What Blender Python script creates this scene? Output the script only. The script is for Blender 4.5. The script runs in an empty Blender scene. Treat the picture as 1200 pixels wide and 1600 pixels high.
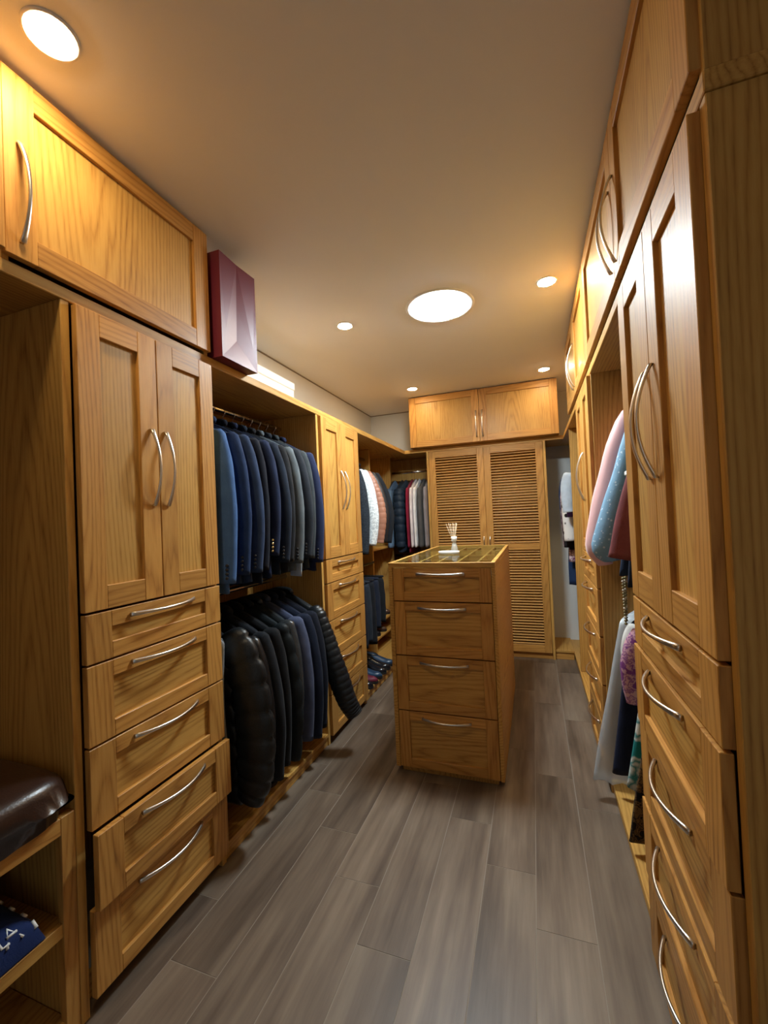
import bpy, bmesh, math, random
from mathutils import Vector, Matrix
random.seed(7)
scene = bpy.context.scene
COL = scene.collection

# ------------------------------------------------------------------ camera
F_PX, YAW, PIT, ROL, HC = 659.0, 0.3401, 0.01728, -0.04354, 1.3187
_f = Vector((-math.sin(YAW) * math.cos(PIT), math.cos(YAW) * math.cos(PIT), math.sin(PIT)))
_r = Vector((math.cos(YAW), math.sin(YAW), 0)); _u = _r.cross(_f)
_a = _r * math.cos(ROL) + _u * math.sin(ROL)
_b = -_r * math.sin(ROL) + _u * math.cos(ROL)
cam_data = bpy.data.cameras.new('camera')
cam_data.sensor_fit = 'VERTICAL'; cam_data.sensor_height = 36.0; cam_data.lens = F_PX / 1600 * 36.0
cam_data.clip_start = 0.02
cam = bpy.data.objects.new('camera', cam_data); COL.objects.link(cam)
cam.matrix_world = Matrix(((_a.x, _b.x, -_f.x, 0), (_a.y, _b.y, -_f.y, 0), (_a.z, _b.z, -_f.z, HC), (0, 0, 0, 1)))
scene.camera = cam

# ------------------------------------------------------------------ world, exposure
w = bpy.data.worlds.new('world'); scene.world = w; w.use_nodes = True
w.node_tree.nodes['Background'].inputs[0].default_value = (0.75, 0.87, 1.0, 1)
w.node_tree.nodes['Background'].inputs[1].default_value = 0.14
vs = scene.view_settings
vs.view_transform = 'Standard'; vs.look = 'None'; vs.gamma = 1.0; vs.use_curve_mapping = False
vs.exposure = 1.62
WARM = (1.0, 0.77, 0.46); COOL = (0.80, 0.93, 1.0)
SPOT_STRENGTH = 92.0; TUBE_STRENGTH = 66.0

# ------------------------------------------------------------------ materials
MATS = {}
def nmat(name):
    m = bpy.data.materials.new(name); m.use_nodes = True
    nt = m.node_tree; b = nt.nodes['Principled BSDF']
    MATS[name] = m
    return m, nt, b
def N(nt, t, **kw):
    n = nt.nodes.new(t)
    for k, v in kw.items():
        if k in n.inputs: n.inputs[k].default_value = v
        else: setattr(n, k, v)
    return n
def ramp(nt, src, stops):
    r = nt.nodes.new('ShaderNodeValToRGB')
    e = r.color_ramp.elements
    while len(e) < len(stops): e.new(0.5)
    for i, (p, c) in enumerate(stops):
        e[i].position = p; e[i].color = (*c, 1)
    nt.links.new(src, r.inputs[0]); return r

def oak(name, axis, tint=(1, 1, 1), rough=0.50):
    """oak with its grain along one axis of the board; each board is shifted at random"""
    m, nt, b = nmat(name); L = nt.links
    tc = N(nt, 'ShaderNodeTexCoord'); oi = N(nt, 'ShaderNodeObjectInfo')
    wn = N(nt, 'ShaderNodeTexWhiteNoise', noise_dimensions='1D'); L.new(oi.outputs['Random'], wn.inputs['W'])
    ctr = N(nt, 'ShaderNodeVectorMath', operation='SUBTRACT'); L.new(wn.outputs['Color'], ctr.inputs[0]); ctr.inputs[1].default_value = (0.5, 0.5, 0.5)
    mp = N(nt, 'ShaderNodeMapping'); s = [1, 1, 1]; s['xyz'.index(axis)] = 0.075
    mp.inputs['Scale'].default_value = s
    L.new(tc.outputs['Object'], mp.inputs['Vector'])
    # growth rings: nested long ellipses, centred somewhere near the board
    vr = N(nt, 'ShaderNodeVectorMath', operation='MULTIPLY_ADD'); L.new(ctr.outputs[0], vr.inputs[0]); vr.inputs[1].default_value = (0.22, 0.22, 0.22); L.new(mp.outputs[0], vr.inputs[2])
    wv = N(nt, 'ShaderNodeTexWave', wave_type='RINGS', rings_direction='SPHERICAL', wave_profile='SIN')
    wv.inputs['Scale'].default_value = 26; wv.inputs['Distortion'].default_value = 7.0
    wv.inputs['Detail'].default_value = 2.0; wv.inputs['Detail Scale'].default_value = 0.7
    L.new(vr.outputs[0], wv.inputs['Vector'])
    vm = N(nt, 'ShaderNodeVectorMath', operation='MULTIPLY_ADD')
    L.new(wn.outputs['Color'], vm.inputs[0]); vm.inputs[1].default_value = (17.3, 15.1, 19.7); L.new(mp.outputs[0], vm.inputs[2])
    big = N(nt, 'ShaderNodeTexNoise', Scale=11.0, Detail=3.0); L.new(vm.outputs[0], big.inputs['Vector'])
    fine = N(nt, 'ShaderNodeTexNoise', Scale=150.0, Detail=2.0, Roughness=0.7); L.new(vm.outputs[0], fine.inputs['Vector'])
    mx = N(nt, 'ShaderNodeMix', data_type='FLOAT'); mx.inputs[0].default_value = 0.55
    pw = N(nt, 'ShaderNodeMath', operation='POWER'); L.new(wv.outputs[1], pw.inputs[0]); pw.inputs[1].default_value = 0.45
    L.new(pw.outputs[0], mx.inputs[2]); L.new(big.outputs[0], mx.inputs[3])
    mx2 = N(nt, 'ShaderNodeMix', data_type='FLOAT'); mx2.inputs[0].default_value = 0.45
    L.new(mx.outputs[0], mx2.inputs[2]); L.new(fine.outputs[0], mx2.inputs[3])
    c = lambda r, g, bb: (r * tint[0], g * tint[1], bb * tint[2])
    rp = ramp(nt, mx2.outputs[0], [(0.26, c(0.270, 0.122, 0.027)), (0.42, c(0.435, 0.222, 0.050)), (0.60, c(0.545, 0.302, 0.074)), (0.80, c(0.60, 0.350, 0.095))])
    hv = N(nt, 'ShaderNodeHueSaturation'); L.new(rp.outputs[0], hv.inputs['Color'])
    ml = N(nt, 'ShaderNodeMath', operation='MULTIPLY_ADD'); L.new(oi.outputs['Random'], ml.inputs[0])
    ml.inputs[1].default_value = 0.22; ml.inputs[2].default_value = 0.88; L.new(ml.outputs[0], hv.inputs['Value'])
    L.new(hv.outputs[0], b.inputs['Base Color'])
    b.inputs['Roughness'].default_value = rough; b.inputs['Specular IOR Level'].default_value = 0.30
    b.inputs['Coat Weight'].default_value = 0.06; b.inputs['Coat Roughness'].default_value = 0.25
    bp = N(nt, 'ShaderNodeBump', Strength=0.12, Distance=0.002); L.new(fine.outputs[0], bp.inputs['Height'])
    L.new(bp.outputs[0], b.inputs['Normal'])
    return m
for ax in 'xyz':
    oak('oak_' + ax, ax)
    oak('oakframe_' + ax, ax, (0.96, 0.87, 0.84))
m_, nt_, b_ = nmat('slat_oak'); b_.inputs['Base Color'].default_value = (0.52, 0.275, 0.080, 1); b_.inputs['Roughness'].default_value = 0.4
def OAK(size, frame=False):
    return MATS[('oakframe_' if frame else 'oak_') + 'xyz'[max(range(3), key=lambda i: size[i])]]

def plain(name, col, rough=0.5, metal=0.0, **kw):
    m, nt, b = nmat(name)
    b.inputs['Base Color'].default_value = (*col, 1); b.inputs['Roughness'].default_value = rough
    b.inputs['Metallic'].default_value = metal
    for k, v in kw.items(): b.inputs[k.replace('_', ' ')].default_value = v
    return m
def plaster(name, col, rough=0.85):
    m, nt, b = nmat(name); L = nt.links
    tc = N(nt, 'ShaderNodeTexCoord')
    n1 = N(nt, 'ShaderNodeTexNoise', Scale=1.3, Detail=4.0); L.new(tc.outputs['Object'], n1.inputs['Vector'])
    n2 = N(nt, 'ShaderNodeTexNoise', Scale=220.0, Detail=2.0); L.new(tc.outputs['Object'], n2.inputs['Vector'])
    r = ramp(nt, n1.outputs[0], [(0.3, tuple(c * 0.96 for c in col)), (0.7, col)])
    L.new(r.outputs[0], b.inputs['Base Color']); b.inputs['Roughness'].default_value = rough
    bp = N(nt, 'ShaderNodeBump', Strength=0.08, Distance=0.002); L.new(n2.outputs[0], bp.inputs['Height']); L.new(bp.outputs[0], b.inputs['Normal'])
    return m
plaster('wall_paint', (0.74, 0.72, 0.65)); plaster('ceiling_paint', (0.84, 0.85, 0.86)); plaster('white_wall', (0.74, 0.77, 0.76))
plain('nickel', (0.78, 0.76, 0.72), 0.30, 1.0); plain('chrome', (0.75, 0.75, 0.75), 0.15, 1.0)
plain('grout', (0.25, 0.215, 0.175), 0.9); plain('white_plastic', (0.85, 0.85, 0.83), 0.3)
plain('dark_gap', (0.02, 0.014, 0.01), 0.8)

def tile_mat():
    m, nt, b = nmat('floor_tile'); L = nt.links
    tc = N(nt, 'ShaderNodeTexCoord'); oi = N(nt, 'ShaderNodeObjectInfo')
    vm = N(nt, 'ShaderNodeVectorMath', operation='MULTIPLY_ADD')
    L.new(oi.outputs['Random'], vm.inputs[0]); vm.inputs[1].default_value = (31.0, 17.0, 3.0); L.new(tc.outputs['Object'], vm.inputs[2])
    mp = N(nt, 'ShaderNodeMapping'); mp.inputs['Scale'].default_value = (1, 0.07, 1); L.new(vm.outputs[0], mp.inputs['Vector'])
    n1 = N(nt, 'ShaderNodeTexNoise', Scale=16.0, Detail=5.0, Roughness=0.6); L.new(mp.outputs[0], n1.inputs['Vector'])
    mp2 = N(nt, 'ShaderNodeMapping'); mp2.inputs['Scale'].default_value = (1, 0.3, 1); L.new(vm.outputs[0], mp2.inputs['Vector'])
    n2 = N(nt, 'ShaderNodeTexNoise', Scale=6.0, Detail=3.0); L.new(mp2.outputs[0], n2.inputs['Vector'])
    mx = N(nt, 'ShaderNodeMix', data_type='FLOAT'); mx.inputs[0].default_value = 0.4
    L.new(n1.outputs[0], mx.inputs[2]); L.new(n2.outputs[0], mx.inputs[3])
    r = ramp(nt, mx.outputs[0], [(0.36, (0.062, 0.042, 0.029)), (0.47, (0.118, 0.085, 0.061)), (0.55, (0.160, 0.120, 0.087)), (0.66, (0.220, 0.174, 0.128))])
    hv = N(nt, 'ShaderNodeHueSaturation'); L.new(r.outputs[0], hv.inputs['Color'])
    ml = N(nt, 'ShaderNodeMath', operation='MULTIPLY_ADD'); L.new(oi.outputs['Random'], ml.inputs[0])
    ml.inputs[1].default_value = 0.3; ml.inputs[2].default_value = 0.85; L.new(ml.outputs[0], hv.inputs['Value'])
    L.new(hv.outputs[0], b.inputs['Base Color']); b.inputs['Roughness'].default_value = 0.42
    bp = N(nt, 'ShaderNodeBump', Strength=0.15, Distance=0.002); L.new(n1.outputs[0], bp.inputs['Height']); L.new(bp.outputs[0], b.inputs['Normal'])
tile_mat()

def emit(name, col, s):
    m, nt, b = nmat(name)
    b.inputs['Base Color'].default_value = (0.9, 0.9, 0.9, 1)
    b.inputs['Emission Color'].default_value = (*col, 1); b.inputs['Emission Strength'].default_value = s
emit('warm_lamp', WARM, SPOT_STRENGTH); emit('daylight_lamp', COOL, TUBE_STRENGTH)

def cloth(col, rough=0.85, kind='weave', col2=None, scale=60, spec=0.18):
    key = 'cloth_%s_%s_%s' % (kind, '_'.join('%.3f' % c for c in col), scale)
    if key in MATS: return MATS[key]
    m, nt, b = nmat(key); L = nt.links
    tc = N(nt, 'ShaderNodeTexCoord')
    col2 = col2 or tuple(min(1, c * 1.35 + 0.002) for c in col)
    if kind == 'dots':
        v = N(nt, 'ShaderNodeTexVoronoi', Scale=scale); L.new(tc.outputs['Object'], v.inputs['Vector'])
        r = ramp(nt, v.outputs['Distance'], [(0.0, col2), (0.2, col2), (0.26, col), (1.0, col)])
    elif kind == 'floral':
        v = N(nt, 'ShaderNodeTexNoise', Scale=scale, Detail=3.0); L.new(tc.outputs['Object'], v.inputs['Vector'])
        r = ramp(nt, v.outputs[0], [(0.42, col), (0.47, col2), (0.53, col), (0.58, col2)])
    elif kind == 'sparkle':
        v = N(nt, 'ShaderNodeTexNoise', Scale=scale, Detail=4.0, Roughness=0.8); L.new(tc.outputs['Object'], v.inputs['Vector'])
        r = ramp(nt, v.outputs[0], [(0.35, col), (0.62, col2)])
    elif kind == 'stripe':
        v = N(nt, 'ShaderNodeTexWave', Scale=scale, bands_direction='Z'); L.new(tc.outputs['Object'], v.inputs['Vector'])
        r = ramp(nt, v.outputs[1], [(0.4, col), (0.5, col2)])
    else:
        v = N(nt, 'ShaderNodeTexNoise', Scale=14.0, Detail=4.0); L.new(tc.outputs['Object'], v.inputs['Vector'])
        r = ramp(nt, v.outputs[0], [(0.3, col), (0.75, col2)])
    L.new(r.outputs[0], b.inputs['Base Color']); b.inputs['Roughness'].default_value = rough
    b.inputs['Specular IOR Level'].default_value = spec
    b.inputs['Sheen Weight'].default_value = 0.04 if rough > 0.6 else 0.0
    n2 = N(nt, 'ShaderNodeTexNoise', Scale=350.0, Detail=1.0); L.new(tc.outputs['Object'], n2.inputs['Vector'])
    n3 = N(nt, 'ShaderNodeTexNoise', Scale=22.0, Detail=3.0); L.new(tc.outputs['Object'], n3.inputs['Vector'])
    ad = N(nt, 'ShaderNodeMath', operation='MULTIPLY_ADD'); L.new(n3.outputs[0], ad.inputs[0]); ad.inputs[1].default_value = 3.0; L.new(n2.outputs[0], ad.inputs[2])
    bp = N(nt, 'ShaderNodeBump', Strength=0.25, Distance=0.003); L.new(ad.outputs[0], bp.inputs['Height']); L.new(bp.outputs[0], b.inputs['Normal'])
    return m

# ------------------------------------------------------------------ builders
WLOC = {}
def wl(o): return WLOC.get(o.name, Vector((0, 0, 0))) if o else Vector((0, 0, 0))
def link(o, parent=None, loc=(0, 0, 0)):
    COL.objects.link(o); loc = Vector(loc); WLOC[o.name] = loc
    if parent: o.parent = parent
    o.location = loc - wl(parent)
    return o
def tag(o, label=None, cat=None, group=None, kind=None):
    if label: o['label'] = label
    if cat: o['category'] = cat
    if group: o['group'] = group
    if kind: o['kind'] = kind
    return o
def thing(name, loc, label, cat, group=None):
    o = bpy.data.objects.new(name, None); o.empty_display_size = 0.05
    link(o, None, loc); return tag(o, label, cat, group)
def mesh_of(name, verts, faces, mat, smooth=False):
    me = bpy.data.meshes.new(name); me.from_pydata([tuple(v) for v in verts], [], faces); me.update()
    if mat: me.materials.append(mat)
    if smooth:
        for p in me.polygons: p.use_smooth = True
    return me
BOXF = [(0, 1, 3, 2), (4, 6, 7, 5), (0, 4, 5, 1), (2, 3, 7, 6), (0, 2, 6, 4), (1, 5, 7, 3)]
def boxmesh(name, sx, sy, sz, mat, bev=0.0015):
    bm = bmesh.new()
    vs_ = [bm.verts.new((x * sx / 2, y * sy / 2, z * sz / 2)) for x in (-1, 1) for y in (-1, 1) for z in (-1, 1)]
    for f in BOXF: bm.faces.new([vs_[i] for i in f])
    bmesh.ops.recalc_face_normals(bm, faces=bm.faces)
    if bev and min(sx, sy, sz) > bev * 3:
        bmesh.ops.bevel(bm, geom=list(bm.edges), offset=bev, segments=1, affect='EDGES')
    me = bpy.data.meshes.new(name); bm.to_mesh(me); bm.free(); me.materials.append(mat)
    return me
def box(name, x0, x1, y0, y1, z0, z1, mat=None, parent=None, bev=0.0015, frame=False):
    s = (x1 - x0, y1 - y0, z1 - z0)
    m = mat or OAK(s, frame)
    o = bpy.data.objects.new(name, boxmesh(name, *s, m, bev))
    return link(o, parent, ((x0 + x1) / 2, (y0 + y1) / 2, (z0 + z1) / 2))
def tube(name, pts, rad, mat, parent=None, seg=8, closed=False, flat=1.0, caps=True):
    """round tube through world points; rad a number or one per point"""
    pts = [Vector(p) for p in pts]; n = len(pts); c = sum(pts, Vector()) / n
    rr = rad if isinstance(rad, (list, tuple)) else [rad] * n
    V, Fc = [], []; prev = None
    for i, p in enumerate(pts):
        t = (pts[(i + 1) % n if closed else min(i + 1, n - 1)] - pts[(i - 1) % n if closed else max(i - 1, 0)]).normalized()
        if prev is None:
            ref = Vector((0, 0, 1)) if abs(t.z) < 0.9 else Vector((1, 0, 0)); a = t.cross(ref).normalized()
        else:
            a = (prev - t * prev.dot(t)).normalized()
        prev = a; b = t.cross(a)
        for k in range(seg):
            an = 2 * math.pi * k / seg
            V.append(p - c + (a * math.cos(an) + b * math.sin(an) * flat) * rr[i])
    for i in range(n if closed else n - 1):
        j = (i + 1) % n
        for k in range(seg): Fc.append((i * seg + k, i * seg + (k + 1) % seg, j * seg + (k + 1) % seg, j * seg + k))
    if not closed and caps: Fc += [tuple(range(seg))[::-1], tuple((n - 1) * seg + k for k in range(seg))]
    o = bpy.data.objects.new(name, mesh_of(name, V, Fc, mat, True))
    return link(o, parent, c)
def lathe(name, prof, loc, mat, parent=None, seg=32, smooth=True):
    V, Fc = [], []
    for r, z in prof:
        for k in range(seg):
            a = 2 * math.pi * k / seg; V.append((r * math.cos(a), r * math.sin(a), z))
    for i in range(len(prof) - 1):
        for k in range(seg): Fc.append((i * seg + k, i * seg + (k + 1) % seg, (i + 1) * seg + (k + 1) % seg, (i + 1) * seg + k))
    if prof[0][0] > 1e-5: Fc.append(tuple(range(seg))[::-1])
    if prof[-1][0] > 1e-5: Fc.append(tuple((len(prof) - 1) * seg + k for k in range(seg)))
    o = bpy.data.objects.new(name, mesh_of(name, V, Fc, mat, smooth))
    return link(o, parent, loc)

_handles = {}
def handle(parent, c, along, out, length=0.256, proj=0.034, name='handle'):
    """satin bow handle: tapered flat bar, feet on the face; c = middle of its feet line on the face"""
    key = (along, out, length)
    if key not in _handles:
        A = Vector({'z': (0, 0, 1), 'y': (0, 1, 0), 'x': (1, 0, 0)}[along])
        Ov = Vector(out); W = A.cross(Ov)
        n = 18; V, Fc = [], []
        for i in range(n + 1):
            t = i / n; s = (t - 0.5) * length; q = 1 - (2 * t - 1) ** 2
            h = proj * q; hw = 0.0045 + 0.0035 * (1 - q) ; th = 0.0035 + 0.001 * (1 - q)
            base = A * s + Ov * (h - 0.0005)
            for du, dv in ((-1, 0), (-0.6, 1), (0.6, 1), (1, 0), (0.6, -1), (-0.6, -1)):
                V.append(base + W * hw * du + Ov * (th * dv + th))
        for i in range(n):
            for k in range(6): Fc.append((i * 6 + k, i * 6 + (k + 1) % 6, (i + 1) * 6 + (k + 1) % 6, (i + 1) * 6 + k))
        Fc += [tuple(range(6))[::-1], tuple(n * 6 + k for k in range(6))]
        me = mesh_of('handle', V, Fc, MATS['nickel'], True)
        bm = bmesh.new(); bm.from_mesh(me); bmesh.ops.recalc_face_normals(bm, faces=bm.faces); bm.to_mesh(me); bm.free()
        _handles[key] = me
    o = bpy.data.objects.new(name, _handles[key])
    return link(o, parent, c)

TH = 0.020
def front(name, parent, plane, sgn, axis, a0, a1, z0, z1, sw=0.068, rw=0.068, grain='z', hnd=None, hlen=0.256):
    """framed door or drawer front. axis 'y': face lies in the plane x=plane and looks along sgn*x.
    axis 'x': face lies in the plane y=plane and looks along sgn*y. The centre panel is the object, frame pieces and handle its children."""
    g = 0.0015
    a0 += g; a1 -= g; z0 += g; z1 -= g
    def bx(nm, b0, b1, c0, c1, d0, d1, par, mat=None, bev=0.0015):
        p0, p1 = sorted((plane - sgn * d0, plane - sgn * d1))
        if axis == 'y': return box(nm, p0, p1, b0, b1, c0, c1, mat, par, bev, frame=(mat is None))
        return box(nm, b0, b1, p0, p1, c0, c1, mat, par, bev, frame=(mat is None))
    gm = MATS['oak_' + (grain if grain == 'z' else axis)]
    d = bx(name, a0 + sw - 0.006, a1 - sw + 0.006, z0 + rw - 0.006, z1 - rw + 0.006, 0.0115, TH, parent, gm, 0)
    bx('stile', a0, a0 + sw, z0, z1, 0, TH, d); bx('stile', a1 - sw, a1, z0, z1, 0, TH, d)
    bx('rail', a0 + sw, a1 - sw, z0, z0 + rw, 0.0004, TH, d, MATS['oakframe_' + axis]); bx('rail', a0 + sw, a1 - sw, z1 - rw, z1, 0.0004, TH, d, MATS['oakframe_' + axis])
    if hnd:
        kind, ha, hz = hnd
        c = (plane, ha, hz) if axis == 'y' else (ha, plane, hz)
        out = (sgn, 0, 0) if axis == 'y' else (0, sgn, 0)
        handle(d, c, 'z' if kind == 'v' else axis, out, hlen)
    return d

# ------------------------------------------------------------------ setting
XW, YW, XRW, H = -1.704, 4.496, 0.86, 2.5
XL, XD, XR, XRD = -1.199, -1.180, 0.284, 0.266
YF = -1.45
floor = box('floor', XW - 0.1, XRW + 0.1, YF - 0.1, YW + 0.1, -0.06, -0.0010, MATS['grout'], None, 0); tag(floor, kind='structure')
TW, TL = 0.1765, 0.847
for r in range(-3, 12):
    x0 = -1.112 + r * TW
    if x0 > XR + 0.05 or x0 + TW < XL - 0.08: continue
    j = (1.848 - 0.2118 * r)
    k = math.floor((YF - j) / TL)
    while True:
        a = j + k * TL; k += 1
        if a > YW: break
        b0, b1 = max(a, YF) + 0.0015, min(a + TL, YW) - 0.0015
        if b1 - b0 < 0.01: continue
        box('tile', x0 + 0.0015, x0 + TW - 0.0015, b0, b1, -0.0009, 0.0, MATS['floor_tile'], floor, 0.0006)
ceil = box('ceiling', XW - 0.1, XRW + 0.1, YF - 0.1, YW + 0.1, H, H + 0.08, MATS['ceiling_paint'], None, 0); tag(ceil, kind='structure')
tag(box('wall_left', XW - 0.1, XW, YF - 0.1, YW + 0.1, -0.06, H, MATS['wall_paint'], None, 0), kind='structure')
tag(box('wall_right', XRW, XRW + 0.1, YF - 0.1, YW + 0.1, -0.06, H, MATS['wall_paint'], None, 0), kind='structure')
tag(box('wall_back', XW, XRW, YW, YW + 0.1, -0.06, H, MATS['white_wall'], None, 0), kind='structure')
# wall behind the camera with the open doorway the photograph was taken from
wf = box('wall_front', XW, -0.55, YF - 0.1, YF, -0.06, H, MATS['wall_paint'], None, 0); tag(wf, kind='structure')
tag(box('wall_front', 0.45, XRW, YF - 0.1, YF, -0.06, H, MATS['wall_paint'], None, 0), kind='structure')
tag(box('wall_front', -0.55, 0.45, YF - 0.1, YF, 2.1, H, MATS['wall_paint'], None, 0), kind='structure')
# thin dark strips painted in for the shadow where wall meets ceiling
tag(box('shadow_strip_1', XW, XW + 0.006, 1.4, YW, H - 0.008, H, MATS['grout'], None, 0), kind='structure')
tag(box('shadow_strip_2', XW, -1.1, YW - 0.006, YW, H - 0.008, H, MATS['grout'], None, 0), kind='structure')

# ------------------------------------------------------------------ lamps
def lamp(name, x, y, r, label, cat, mat, group=None, dome=0.008):
    t = thing(name, (x, y, H), label, cat, group)
    lathe('trim_ring', [(r * 1.0, 0.0), (r * 1.0, -0.004), (r * 1.16, -0.005), (r * 1.22, -0.002), (r * 1.22, 0.0)], (x, y, H), MATS['white_plastic'], t, 40)
    lathe('diffuser', [(r * 0.999, -0.002), (r * 0.985, -dome * 0.5), (r * 0.92, -dome * 0.8), (r * 0.7, -dome), (0.0005, -dome * 1.15)], (x, y, H), mat, t, 40)
    return t
G = 'recessed downlights in the ceiling'
lamp('downlight', -1.024, 0.677, 0.048, 'large bright oval downlight in ceiling above the near left upper cabinet', 'downlight', MATS['warm_lamp'], G)
lamp('downlight', -1.022, 2.325, 0.040, 'small round downlight left of the big round ceiling light', 'downlight', MATS['warm_lamp'], G)
lamp('downlight', 0.119, 2.312, 0.042, 'small round downlight right of the big round ceiling light', 'downlight', MATS['warm_lamp'], G)
lamp('downlight', -0.990, 3.72, 0.040, 'small downlight over the left end of the back wall cabinet', 'downlight', MATS['warm_lamp'], G)
lamp('downlight', 0.136, 3.72, 0.040, 'small downlight over the right end of the back wall cabinet', 'downlight', MATS['warm_lamp'], G)
lamp('daylight_tube', -0.442, 2.337, 0.158, 'big round white ceiling light with a pale ring', 'ceiling light', MATS['daylight_lamp'], dome=0.011)

# ------------------------------------------------------------------ left row
ZS0, ZS1 = 1.965, 2.000
def carcass(t, x0, x1, y0, y1, z0=0.0, z1=ZS0, back='lo', toe=0.044, th=0.024):
    box('side_panel', x0, x1, y0, y0 + th, z0, z1, None, t)
    box('side_panel', x0, x1, y1 - th, y1, z0, z1, None, t)
    bx = (x0, x0 + 0.012) if back == 'lo' else (x1 - 0.012, x1)
    box('back_panel', bx[0], bx[1], y0 + th, y1 - th, z0 + toe, z1, None, t)
def drawers(t, plane, sgn, y0, y1, bounds, extra={}, hoff=0.027, rw=0.047, sw=0.078):
    ym = (y0 + y1) / 2
    for i, (zt, zb) in enumerate(bounds):
        pl = plane + sgn * extra.get(i, 0)
        front('drawer', t, pl, sgn, 'y', y0, y1, zb, zt, sw=sw, rw=rw, grain='h', hnd=('h', ym, zt - hoff))
DL = [(1.088, 0.947), (0.944, 0.720), (0.717, 0.494), (0.491, 0.284), (0.281, 0.044)]
t = thing('tall_cabinet', (-1.45, 1.07, 0), 'tall oak cabinet with two doors over five drawers beside the leather bench', 'cabinet', 'tall oak cabinets')
carcass(t, XW + 0.002, XL, 0.794, 1.359)
box('plinth', -1.26, -1.245, 0.818, 1.335, 0.0, 0.07, None, t)
front('door', t, XD, 1, 'y', 0.822, 1.088, 1.092, 1.962, hnd=('v', 1.060, 1.523))
front('door', t, XD, 1, 'y', 1.088, 1.354, 1.092, 1.962, hnd=('v', 1.116, 1.523))
drawers(t, XD, 1, 0.822, 1.354, DL, {3: 0.022})

t = thing('tall_cabinet', (-1.45, 2.54, 0), 'far left oak cabinet with two narrow doors over five drawers between hanging bays', 'cabinet', 'tall oak cabinets')
carcass(t, XW + 0.002, XL, 2.237, 2.838)
box('plinth', -1.26, -1.245, 2.262, 2.813, 0.0, 0.07, None, t)
front('door', t, XD, 1, 'y', 2.262, 2.547, 1.092, 1.962, hnd=('v', 2.517, 1.523))
front('door', t, XD, 1, 'y', 2.547, 2.832, 1.092, 1.962, hnd=('v', 2.577, 1.523))
drawers(t, XD, 1, 2.262, 2.832, DL)

def bay(name, loc, label, x0, x1, y0, y1, xfront, sgn, rods, base=0.068):
    t = thing(name, loc, label, 'wardrobe bay')
    bx = (x0, x0 + 0.012) if sgn > 0 else (x1 - 0.012, x1)
    box('back_panel', bx[0], bx[1], y0, y1, base, ZS0, None, t)
    if sgn > 0:
        box('base_board', x0 + 0.012, xfront, y0, y1, base - 0.018, base, None, t)
        box('plinth', xfront - 0.03, xfront - 0.008, y0, y1, 0.0, base - 0.018, None, t)
    else:
        box('base_board', xfront, x1 - 0.012, y0, y1, base - 0.018, base, None, t)
        box('plinth', xfront + 0.008, xfront + 0.03, y0, y1, 0.0, base - 0.018, None, t)
    for rx, rz, ya, yb in rods:
        tube('rail', [(rx, ya, rz), (rx, yb, rz)], 0.0125, MATS['chrome'], t, 12)
    return t
bay('hanging_bay', (-1.45, 1.8, 0), 'open oak bay with suits above and dark coats below, near left', XW + 0.002, XL, 1.360, 2.236, XL, 1, [(-1.45, 1.90, 1.360, 2.236), (-1.45, 0.997, 1.360, 2.236)])
b3 = bay('hanging_bay', (-1.45, 3.6, 0), 'open oak corner bay with leather jacket and trousers, far left', XW + 0.002, XL, 2.839, YW - 0.003, XL, 1, [(-1.45, 1.875, 2.839, 3.605), (-1.40, 0.93, 2.839, 3.605)])
box('divider', XW + 0.014, -1.40, 3.605, 3.625, 0.069, ZS0, None, b3)
box('divider', XW + 0.014, -1.40, 4.205, 4.225, 0.069, ZS0, None, b3)
box('added_corner_back', XW + 0.014, -0.969, YW - 0.016, YW - 0.004, 0.069, ZS0, None, b3)  # added oak sheet, darkens the shaded corner in place of bare wall
for z in (1.40, 1.045, 0.36, 0.22):
    box('shelf', XW + 0.014, -1.405, 3.626, 4.204, z - 0.018, z, None, b3)

# long top shelf: left run and back run
t = thing('top_shelf', (-1.45, 2.0, ZS0), 'long oak top shelf running along the left wall and around the back', 'shelf')
box('left_board', XW + 0.001, XL + 0.003, -0.30, YW - 0.001, ZS0 + 0.0005, ZS1, None, t, 0.002)
box('back_board', XL + 0.004, XR - 0.004, 4.077, YW - 0.001, ZS0 + 0.0005, ZS1, None, t, 0.002)

# near-left bench nook
t = thing('bench', (-1.45, 0.2, 0), 'oak bench unit with open shelves at the near left edge', 'bench')
box('frame_rail', XL - 0.022, XL, -0.30, 0.757, 0.531, 0.575, None, t, frame=True)
box('frame_stile', XL - 0.022, XL, 0.757, 0.793, 0.0, 0.575, None, t, frame=True)
box('side_panel', XW + 0.002, XL - 0.023, 0.770, 0.793, 0.0, 0.574, None, t)
box('seat_board', XW + 0.002, XL - 0.023, -0.30, 0.769, 0.553, 0.574, None, t)
box('shelf', XW + 0.002, XL - 0.004, -0.30, 0.7685, 0.268, 0.303, None, t)
box('base_board', XW + 0.002, XL - 0.004, -0.30, 0.7685, 0.03, 0.05, None, t)
box('end_panel', XW + 0.002, XL, -0.326, -0.302, 0.0, ZS0, None, t)
box('back_panel', XW + 0.002, XW + 0.012, -0.30, 0.793, 0.576, ZS0 - 0.001, None, t)

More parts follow.
